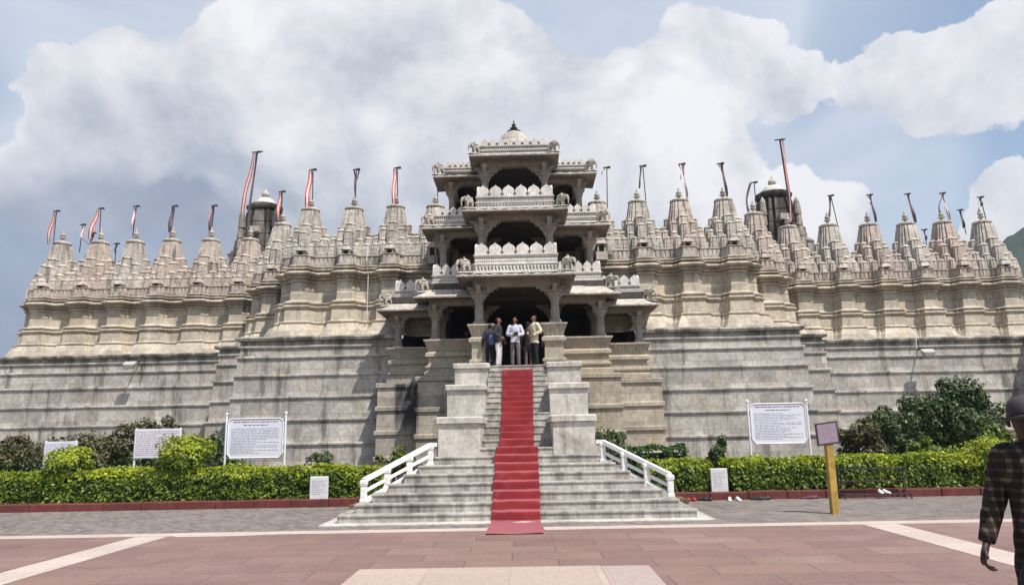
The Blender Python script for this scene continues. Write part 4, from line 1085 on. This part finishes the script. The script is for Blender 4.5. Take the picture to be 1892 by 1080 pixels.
# people -------------------------------------------------------------------
def hand_mb(mb,w,e,s,curl=.5,k=1.0,palm_dir=None,m=0):
    # w wrist, e elbow; s side sign (+1: thumb toward +fwd). Five separate curled fingers.
    w=Vector(w); d=(w-Vector(e)).normalized()
    inward=Vector((-s,0,0)) if palm_dir is None else Vector(palm_dir)
    inward=(inward-d*inward.dot(d)).normalized(); fwd=d.cross(inward).normalized()
    if fwd.y>0: fwd=-fwd          # thumb side faces forward (-y local)
    kn=w+d*.095*k
    rings=[]
    for q,wd,th in ((-.03,.024,.020),(.0,.025,.018),(.025,.031,.019),(.06,.041,.018),(.088,.042,.015),(.104,.034,.010)):
        c_=w+d*q*k; rings.append([tuple(c_+fwd*wd*k*math.cos(t)+inward*th*k*math.sin(t)) for t in [2*math.pi*j/12 for j in range(12)]])
    mb.loft(rings,m)
    for i,(o,L) in enumerate(((.030,.072),(.010,.082),(-.011,.076),(-.030,.060))):
        b=kn+fwd*o*k-d*.02*k; pts=[b]; a=0; p=b
        for j,f in enumerate((.45,.32,.26)):
            a+=curl*(.55+.25*j+.06*i); v=(d*math.cos(a)+inward*math.sin(a)+fwd*(o*.9)).normalized()
            p=p+v*L*f*k*1.25; pts.append(p)
        g=[[],[],[]]; chain(g,pts,[.0095*k,.0092*k,.0082*k,.0066*k]); vs,fs=skin(*g,sub=1); mb.add(vs,fs,m)
    b=w+d*.03*k+fwd*.022*k; p1=b+(fwd*.75+d*.6+inward*.25).normalized()*.036*k; p2=p1+(fwd*.25+d*.9+inward*.4).normalized()*.03*k; p3=p2+(d*.9+inward*.5).normalized()*.022*k
    g=[[],[],[]]; chain(g,[b,p1,p2,p3],[.0125*k,.0115*k,.0095*k,.007*k]); vs,fs=skin(*g,sub=1); mb.add(vs,fs,m)
def person(loc,rz,h,pose,cols,label,sleeve='long',hair=True,sub=1,lean=0,group=None,cap=None,shirt_len=.86,head_turn=0,head_dip=0):
    """pose: dict with elbow/wrist L,R and knee/ankle offsets in a 1.72 m body frame; figure faces -y"""
    root=empty('person',loc,rz); tag(root,label,'person',group)
    k=h/1.72
    def S(p): return (p[0]*k,p[1]*k,p[2]*k)
    J=dict(pel=(0,0,.94),wai=(0,.0,1.08),che=(0,.0,1.27),sho=(0,.0,1.40),nec=(0,-.005,1.475),
      shL=(-.175,.01,1.395),shR=(.175,.01,1.395),hiL=(-.09,0,.90),hiR=(.09,0,.90),
      knL=(-.10,-.02,.50),knR=(.10,-.02,.50),anL=(-.105,.02,.09),anR=(.105,.02,.09),
      elL=(-.25,.03,1.12),elR=(.25,.03,1.12),wrL=(-.27,-.06,.88),wrR=(.27,-.06,.88))
    J.update(pose)
    for q in ('che','sho','nec','shL','shR'): 
        x,y,z=J[q]; J[q]=(x+lean*(z-.94)*.6,y,z)
    # head, with its own tilt
    hd=Vector(J['nec']); ct,st=math.cos(head_turn),math.sin(head_turn)
    def Hd(x,y,z):
        y2=y*math.cos(head_dip)+z*math.sin(head_dip)*-1; z2=z*math.cos(head_dip)+y*math.sin(head_dip)
        return (hd.x+x*ct-y2*st,hd.y+x*st+y2*ct,hd.z+z2)
    g=[[],[],[]]
    a=chain(g,[J['pel'],J['wai'],J['che'],J['sho'],J['nec']],[(.13,.095),(.12,.085),(.145,.098),(.10,.07),(.050,.052)])
    hb=chain(g,[Hd(0,-.012,.06),Hd(0,-.012,.115),Hd(0,0,.17),Hd(0,.005,.215)],[(.052,.062),(.066,.082),(.070,.086),(.045,.055)],a)
    for s,c in (('L',-1),('R',1)):
        chain(g,[J['sh'+s],J['el'+s],tuple((Vector(J['el'+s])*.45+Vector(J['wr'+s])*.55)),J['wr'+s]],[.052,.038,.034,.024],3)
        chain(g,[J['hi'+s],tuple((Vector(J['hi'+s])+Vector(J['kn'+s]))/2),J['kn'+s],tuple(Vector(J['kn'+s])*.65+Vector(J['an'+s])*.35),J['an'+s]],[.082,.072,.052,.052,.034],0)
        an=Vector(J['an'+s]); chain(g,[tuple(an+Vector((0,-.05,-.045))),tuple(an+Vector((.01*c,-.14,-.065)))],[(.036,.03),(.034,.018)],len(g[0])-1)
    g[0]=[S(p) for p in g[0]]; g[2]=[(q*k if not isinstance(q,tuple) else (q[0]*k,q[1]*k)) for q in g[2]]
    mb=MB(); vs,fs=skin(*g,sub=sub); mb.add(vs,fs)
    # face: nose, ears, eyes and mouth
    mb.tube([S(Hd(0,-.085,.135)),S(Hd(0,-.112,.098)),S(Hd(0,-.088,.092))],[.008*k,.017*k,.010*k],6)
    for c in (-1,1):
        mb.tube([S(Hd(c*.074,.01,.135)),S(Hd(c*.086,.018,.115)),S(Hd(c*.076,.008,.085))],[.010*k,.014*k,.008*k],6)
        mb.tube([S(Hd(c*.018,-.091,.122)),S(Hd(c*.044,-.080,.122))],[.008*k,.007*k],6,1)
        mb.tube([S(Hd(c*.014,-.097,.139)),S(Hd(c*.05,-.082,.139))],[.005*k,.004*k],5,1)
    mb.tube([S(Hd(-.024,-.083,.057)),S(Hd(0,-.092,.056)),S(Hd(.024,-.083,.057))],[.004*k,.008*k,.004*k],6,2)
    for s,c in (('L',-1),('R',1)): hand_mb(mb,S(J['wr'+s]),S(J['el'+s]),c,pose.get('curl',.45) if isinstance(pose.get('curl',.45),float) else .45,k,pose.get('palm'+s))
    mb.build('body',[cols['skin'],cols['hair'],cols['lip']],root,world=False,smooth=True)
    # shirt
    mb=MB(); x=Vector(J['pel']); nk=Vector(J['nec']); lw=shirt_len<.7
    prof=[(shirt_len,.196 if lw else .168,.145 if lw else .128),((shirt_len+.94)/2,.192 if lw else .166,.140 if lw else .124),(.95,.184 if lw else .158,.130 if lw else .115),(1.08,.160,.112),(1.20,.168,.116),(1.30,.182,.120),(1.37,.188,.108),(1.415,.158,.088),(1.45,.096,.072),(1.475,.066,.062)]
    rings=[]
    for (z0,a0,b0),(z1,a1,b1) in zip(prof[:-1],prof[1:]):
        for q in range(4):
            t=q/4; z=z0+(z1-z0)*t; A=a0+(a1-a0)*t; B=b0+(b1-b0)*t
            f=max(0,min(1,(z-.94)/(nk.z-.94))); cx=x.x+(nk.x-x.x)*f; cy=x.y+(nk.y-x.y)*f+lean*(z-.94)*.3
            ring=[]
            for j in range(24):
                th=2*math.pi*j/24; p=Vector((cx+A*math.cos(th),cy+B*math.sin(th),z))
                p+=noise.noise_vector(Vector((p.x*7,p.y*7,p.z*11)))*.011+noise.noise_vector(p*22)*.004
                ring.append(S(p))
            rings.append(ring)
    mb.loft(rings,caps=(False,False))
    for sd_ in ('L','R'):
        sh=Vector(J['sh'+sd_]); e=Vector(J['el'+sd_]); w=Vector(J['wr'+sd_])
        inn=sh*.75+Vector((cx,cy,sh.z))*.25
        key=[inn,sh,sh*.5+e*.5,e,e*.5+w*.5,w+(e-w)*.10]; rk=[.070,.074,.066,.060,.053,.043]
        if sleeve!='long': key=key[:3]+[e+(sh-e)*.1]; rk=rk[:3]+[.066]
        pts=[];rr=[]
        for i in range(len(key)-1):
            for q in range(5):
                t=q/5; p=key[i].lerp(key[i+1],t)
                # round the elbow
                if i>0: p=p+(key[i-1].lerp(key[i],.5+t*.5)*.0)
                pts.append(p+noise.noise_vector(p*14)*.006); rr.append((rk[i]+(rk[i+1]-rk[i])*t+noise.noise(p*26)*.007)*k)
        pts.append(key[-1]); rr.append(rk[-1]*k)
        for _ in range(2):
            pts=[pts[0]]+[(pts[i-1]+pts[i]*2+pts[i+1])/4 for i in range(1,len(pts)-1)]+[pts[-1]]
        mb.tube([S(p) for p in pts],rr,14)
    mb.build('shirt',cols['shirt'],root,world=False,smooth=True)
    g=[[],[],[]]; chain(g,[tuple(Vector(J['pel'])+Vector((0,0,.07))),J['pel']],[(.128,.10),(.142,.108)])
    for s in ('L','R'):
        a_,b_,c_=Vector(J['hi'+s]),Vector(J['kn'+s]),Vector(J['an'+s])
        chain(g,[a_,(a_+b_)/2,b_,(b_+c_)/2,c_+Vector((0,0,.0))],[.098,.090,.074,.068,.062],1)
    g[0]=[S(p) for p in g[0]]; g[2]=[(q*k if not isinstance(q,tuple) else (q[0]*k,q[1]*k)) for q in g[2]]
    mb=MB(); vs,fs=skin(*g,sub=sub,root=1); vs=[tuple(Vector(p)+noise.noise_vector(Vector(p)*8)*.010*k) for p in vs]; mb.add(vs,fs); mb.build('trousers',cols['trousers'],root,world=False,smooth=True)
    if hair:
        g=[[],[],[]]; chain(g,[Hd(0,.05,.085),Hd(0,.035,.15),Hd(0,.02,.195),Hd(0,.0,.222)],[(.066,.055),(.077,.074),(.074,.082),(.05,.06)])
        g[0]=[S(p) for p in g[0]]; g[2]=[(q[0]*k,q[1]*k) for q in g[2]]
        mb=MB(); vs,fs=skin(*g,sub=1); mb.add(vs,fs); mb.build('hair',cols['hair'],root,world=False,smooth=True)
    if cap:
        mb=MB(); n=28; rings=[]
        for z,rx,ry in ((.135,.082,.102),(.165,.086,.106),(.205,.082,.100),(.238,.062,.076),(.252,.03,.035),(.256,.004,.004)):
            rings.append([S(Hd(rx*math.cos(2*math.pi*j/n),.0+ry*math.sin(2*math.pi*j/n),z)) for j in range(n)])
        mb.loft(rings)
        br=[]
        for z in (.137,.149):
            for (x,y) in ((-.078,-.04),(-.080,-.10),(-.055,-.165),(0,-.185),(.055,-.165),(.080,-.10),(.078,-.04)): br.append(S(Hd(x,y,z-.02*(abs(x)/.08)**2+.0)))
        n=7; mb.add(br,[tuple(range(n))[::-1],tuple(range(n,2*n))]+[(i,(i+1)%n,n+(i+1)%n,n+i) for i in range(n)])
        mb.build('cap',cap,root,world=False,smooth=True)
    return root
sk1=plain('brown skin',(.20,.105,.065),.55,.12,10); skd=plain('dark brown skin',(.05,.027,.02),.5,.12,10)
hairm=plain('black hair',(.012,.010,.010),.5,.3,30); lip=plain('lip skin',(.17,.07,.055),.5,.1)
cl=lambda n,c,r=.85:plain(n,c,r,.14,7)
C0=dict(skin=sk1,hair=hairm,lip=lip)
FZ=F0
person((-.62,24.15,FZ),R(70),1.70,dict(wrL=(-.20,-.16,1.02),elL=(-.26,.02,1.14),wrR=(.2,-.12,.93)),dict(C0,shirt=cl('charcoal shirt',(.028,.03,.04)),trousers=cl('white trousers',(.62,.57,.55))),'man in charcoal shirt and white trousers standing at the left of the doorway',head_turn=.2)
person((-.93,24.6,FZ),R(-160),1.55,dict(),dict(C0,shirt=cl('navy blouse',(.02,.022,.04)),trousers=cl('black skirt cloth',(.014,.013,.016))),'person in dark clothes half hidden by the left doorway pillar beside a blue bag',group=None)
mb=MB(); mb.bbox(-.13,.13,-.09,.09,-.21,.21,.05); mb.bbox(-.10,.10,-.13,-.085,-.16,.06,.02)
bag=mb.build('backpack',cl('blue bag cloth',(.10,.14,.26)),world=False,jit=.015); put(bag,(-.84,24.30,FZ+.98),R(8),.72); tag(bag,'blue backpack on the half hidden person at the left doorway pillar','bag')
person((-.07,24.05,FZ),R(-6),1.68,dict(elL=(-.27,-.02,1.13),wrL=(-.04,-.24,1.10),elR=(.27,-.02,1.13),wrR=(.07,-.25,1.07)),dict(C0,shirt=cl('pale lilac shirt',(.50,.49,.56)),trousers=cl('grey patterned trousers',(.13,.105,.11))),'man in pale shirt and grey trousers looking down at a camera in his hands',head_dip=.35)
mb=MB(); mb.bbox(-.065,.065,-.04,.04,-.04,.04,.012); mb.lathe([(.035,0),(.035,.05),(.03,.055)],(0,0,0),10); 
cam_o=mb.build('camera',plain('black camera body',(.02,.02,.022),.4),world=False); put(cam_o,(-.03,23.75,FZ+1.10)); tag(cam_o,'small black camera held by the man in the pale shirt','camera')
person((.36,24.75,FZ),R(160),1.62,dict(),dict(C0,shirt=cl('dark brown shirt',(.03,.022,.022)),trousers=cl('brown trousers',(.13,.09,.085))),'person in dark brown shirt standing behind the man in cream at the doorway')
person((.56,24.2,FZ),R(-58),1.76,dict(elL=(-.28,.0,1.15),wrL=(-.12,-.2,1.12),elR=(.27,.08,1.16),wrR=(.14,-.16,1.02)),dict(C0,shirt=cl('cream shirt',(.58,.50,.36)),trousers=cl('black trousers',(.011,.012,.014))),'man in loose cream shirt and black trousers standing at the right of the doorway',shirt_len=.80)
person((-1.86,26.55,FZ),R(60),1.6,dict(elL=(-.22,-.12,1.18),wrL=(-.12,-.34,1.26),elR=(.24,-.10,1.16),wrR=(.10,-.36,1.24)),dict(C0,skin=skd,shirt=cl('black top',(.015,.014,.016)),trousers=cl('black trousers b',(.014,.014,.016))),'person in black leaning at the left seat parapet behind the pillar')
# foreground passer-by
def check_mat():
    m,n,b=newmat('dark checked cotton'); p,_,_=objpos(n); sep=n.N('ShaderNodeSeparateXYZ'); n.L(p,sep.inputs[0])
    def band(v,per,w):
        f=n.math('FRACT',n.math('DIVIDE',v,per)); return n.math('LESS_THAN',n.math('ABSOLUTE',n.math('SUBTRACT',f,.5)),w)
    xx=n.math('ADD',sep.outputs[0],n.math('MULTIPLY',sep.outputs[1],.7))
    a=band(xx,.058,.17); c=band(sep.outputs[2],.058,.17)
    both=n.math('MULTIPLY',a,c); one=n.math('MULTIPLY',n.math('ADD',a,c,True),1)
    col=n.mix(one,(.016,.010,.009),(.036,.026,.020)); col=n.mix(both,col,(.11,.088,.062))
    yb=band(xx,.232,.06); col=n.mix(n.math('MULTIPLY',yb,.35),col,(.05,.04,.01))
    n.L(col,b.inputs['Base Color']); b.inputs['Roughness'].default_value=.9
    return m
person((3.335,4.62,0),R(-34),1.86,dict(nec=(-.05,-.05,1.465),elL=(-.25,.0,1.14),wrL=(-.31,-.14,.91),elR=(.30,.12,1.14),wrR=(.33,.10,.90),knL=(-.10,-.16,.5),anL=(-.1,-.1,.09),knR=(.1,.05,.5),anR=(.1,.28,.12),curl=.72),
   dict(skin=skd,hair=hairm,lip=skd,shirt=check_mat(),trousers=cl('dark trousers',(.02,.018,.02))),'man in dark checked shirt and grey cap walking past at the right edge in front',cap=cl('grey cap cloth',(.05,.045,.05)),sub=2,shirt_len=.64)

# air between the camera and the far hill
hm=bpy.data.materials.new('haze'); hm.use_nodes=True; hn=NT(hm)
hn.n.remove(hn.n['Principled BSDF']); pv=hn.N('ShaderNodeVolumePrincipled'); pv.inputs['Density'].default_value=.00030; pv.inputs['Color'].default_value=(.82,.88,1,1); pv.inputs['Anisotropy'].default_value=.3
hn.L(pv.outputs[0],hn.n['Material Output'].inputs['Volume'])
mb=MB(); mb.box(-860,860,-60,860,-3,262); hz_o=mb.build('haze',hm); hz_o['kind']='stuff'
# ------------------------------------------------------------------ camera, light, sky
PSI,TH,RHO=R(.92),R(10.7),R(1.1)
fw=Vector((-math.cos(TH)*math.sin(PSI),math.cos(TH)*math.cos(PSI),math.sin(TH)))
r0=Vector((math.cos(PSI),math.sin(PSI),0)); u0=r0.cross(fw)
rt=r0*math.cos(RHO)-u0*math.sin(RHO); up=r0*math.sin(RHO)+u0*math.cos(RHO)
cd=bpy.data.cameras.new('camera'); co=bpy.data.objects.new('camera',cd); COL.objects.link(co)
cd.sensor_width=36; cd.lens=36*1366/1892; cd.clip_start=.05; cd.clip_end=3000
mt=Matrix((rt,up,-fw)).transposed().to_4x4(); mt.translation=Vector((.24,0,1.7)); co.matrix_world=mt
sc.camera=co
EL_,AZ=R(60),R(43)      # sun height; azimuth from straight behind the camera toward the right
sd=Vector((math.cos(EL_)*math.sin(AZ),-math.cos(EL_)*math.cos(AZ),math.sin(EL_)))
sl=bpy.data.lights.new('sun','SUN'); sl.energy=5.0; sl.angle=R(.53); sl.color=(1,.96,.905)
so=bpy.data.objects.new('sun',sl); COL.objects.link(so); so.rotation_euler=sd.to_track_quat('Z','Y').to_euler()
w=bpy.data.worlds.new('World'); sc.world=w; w.use_nodes=True; n=NT(w)
for q in list(n.n): n.n.remove(q)
out=n.N('ShaderNodeOutputWorld'); tc=n.N('ShaderNodeTexCoord'); V=tc.outputs['Generated']
sky=n.N('ShaderNodeTexSky'); sky.sky_type='NISHITA'; sky.sun_disc=False; sky.sun_elevation=EL_; sky.sun_rotation=math.atan2(sd.x,sd.y)
sky.air_density=1.2; sky.dust_density=1.5; sky.ozone_density=1.2
bg1=n.N('ShaderNodeBackground'); n.L(sky.outputs[0],bg1.inputs[0]); bg1.inputs[1].default_value=.125
def sdir(px,py):
    a=(px-946)/1366; b=-(py-540)/1366; v=fw+rt*a+up*b; return v.normalized()
# warp directions a little so that cloud edges billow
wn=n.N('ShaderNodeTexNoise'); wn.inputs['Scale'].default_value=5.5; wn.inputs['Detail'].default_value=7; wn.inputs['Roughness'].default_value=.58; n.L(V,wn.inputs['Vector'])
wv=n.N('ShaderNodeVectorMath',operation='SUBTRACT'); n.L(wn.outputs['Color'],wv.inputs[0]); wv.inputs[1].default_value=(.5,.5,.5)
ws=n.N('ShaderNodeVectorMath',operation='SCALE'); n.L(wv.outputs[0],ws.inputs[0]); ws.inputs['Scale'].default_value=.16
wa=n.N('ShaderNodeVectorMath',operation='ADD'); n.L(V,wa.inputs[0]); n.L(ws.outputs[0],wa.inputs[1])
wnrm=n.N('ShaderNodeVectorMath',operation='NORMALIZE'); n.L(wa.outputs[0],wnrm.inputs[0]); VW=wnrm.outputs[0]
def blob(px,py,rad,vec,soft=.35):
    d=n.N('ShaderNodeVectorMath',operation='DOT_PRODUCT'); n.L(vec,d.inputs[0]); d.inputs[1].default_value=sdir(px,py)
    r1=rad/1366*.95
    return n.mapr(d.outputs['Value'],math.cos(r1),math.cos(r1*soft))
def add(lst,op='ADD'):
    acc=None
    for v,wt in lst:
        t=n.math('MULTIPLY',v,wt); acc=t if acc is None else n.math(op,acc,t)
    return acc
cum=[(105,165,90),(200,155,90),(270,240,160),(180,330,165),(400,165,135),(490,110,150),(620,150,235),(760,110,250),(870,120,190),(600,320,230),(900,300,220),(1010,210,150),(1130,250,170),(1270,220,150),(1300,300,150),(1180,330,220),(980,380,260),(1440,400,110),(1545,410,90),(1460,160,70),(1300,120,130),(1390,130,100),(1860,110,110),(1740,125,110),(1650,140,95),(1580,165,60),(1885,340,70),(1840,430,60),(400,430,130),(240,300,120),(750,420,250)]
mask=add([(blob(x,y,r_,VW),1.0) for x,y,r_ in cum])
mask=n.math('MINIMUM',mask,1.0)
fb=n.noise(V,4.6,10,.62,.25)
of=n.N('ShaderNodeVectorMath',operation='ADD'); n.L(V,of.inputs[0]); of.inputs[1].default_value=tuple(up*.045+rt*.018)
fb2=n.noise(of.outputs[0],4.6,10,.62,.25)
relief=n.math('MULTIPLY',n.math('SUBTRACT',fb,fb2),1.5)
dens=n.math('ADD',n.math('MULTIPLY',mask,1.05),n.math('MULTIPLY',n.math('SUBTRACT',fb,.5),1.35))
cumf=n.mapr(dens,.26,.52)
# thin high veil
veilb=add([(blob(x,y,r_,V,.2),1.0) for x,y,r_ in ((150,-20,260),(420,-10,260),(500,40,300),(1000,30,400),(1180,30,330),(1100,60,380),(1330,150,160),(300,480,420),(60,420,220),(1500,470,300),(1650,300,160),(950,-300,900))])
veil=n.math('MULTIPLY',n.math('MINIMUM',veilb,1.0),n.mapr(n.noise(n.scale(V,1,1,2.2),2.6,7,.6,.5),.30,.62,.55,1.0))
# cloud light: bright sunlit heads, grey hollows
shn=n.mapr(n.noise(VW,4.2,7,.62,.4),.34,.62)
dark=add([(blob(x,y,r_,VW,.1),wt) for x,y,r_,wt in ((640,130,150,.75),(360,260,120,.4),(160,300,140,.35),(300,400,170,.55),(500,330,110,.6),(640,390,190,.7),(1180,520,300,.3),(1720,230,120,.35),(1100,120,150,.45),(800,260,80,.35),(760,470,200,.5))])
bright=add([(blob(x,y,r_,VW,.1),1.0) for x,y,r_ in ((1220,200,170),(1310,190,120),(1250,300,150),(880,150,120),(560,260,110),(230,310,110),(150,120,120),(260,170,110),(740,220,120),(1480,360,110))])
lum=n.math('ADD',n.math('SUBTRACT',.66,n.math('MULTIPLY',n.math('MINIMUM',dark,1.0),.30)),n.math('ADD',n.math('MULTIPLY',bright,.22),n.math('MULTIPLY',n.math('SUBTRACT',shn,.5),.30)))
lum=n.math('MINIMUM',n.math('MAXIMUM',n.math('ADD',lum,relief),.0),1.0)
ccol=n.mix(lum,(.30,.37,.48),(.98,.97,.99))
bg2=n.N('ShaderNodeBackground'); n.L(ccol,bg2.inputs[0]); bg2.inputs[1].default_value=.82
bg3=n.N('ShaderNodeBackground'); bg3.inputs[0].default_value=(.60,.66,.76,1); bg3.inputs[1].default_value=.92
mx=n.N('ShaderNodeMixShader'); n.L(n.math('MULTIPLY',veil,.92),mx.inputs[0]); n.L(bg1.outputs[0],mx.inputs[1]); n.L(bg3.outputs[0],mx.inputs[2])
mx2=n.N('ShaderNodeMixShader'); n.L(cumf,mx2.inputs[0]); n.L(mx.outputs[0],mx2.inputs[1]); n.L(bg2.outputs[0],mx2.inputs[2])
gl=add([(blob(x,y,r_,VW,.0),1.0) for x,y,r_ in ((40,560,260),(250,530,230),(400,450,120),(320,425,100))])
gl=n.math('MULTIPLY',n.math('MINIMUM',gl,1.0),n.mapr(n.noise(n.scale(V,1,1,2.0),3.4,6,.6,.4),.25,.65,.55,.95))
bg4=n.N('ShaderNodeBackground'); bg4.inputs[0].default_value=(.25,.315,.46,1); bg4.inputs[1].default_value=.78
mx3=n.N('ShaderNodeMixShader'); n.L(n.math('MULTIPLY',gl,.9),mx3.inputs[0]); n.L(mx2.outputs[0],mx3.inputs[1]); n.L(bg4.outputs[0],mx3.inputs[2])
n.L(mx3.outputs[0],out.inputs[0])
vs=sc.view_settings; vs.view_transform='Standard'; vs.look='None'; vs.exposure=.27; vs.gamma=1; vs.use_curve_mapping=False
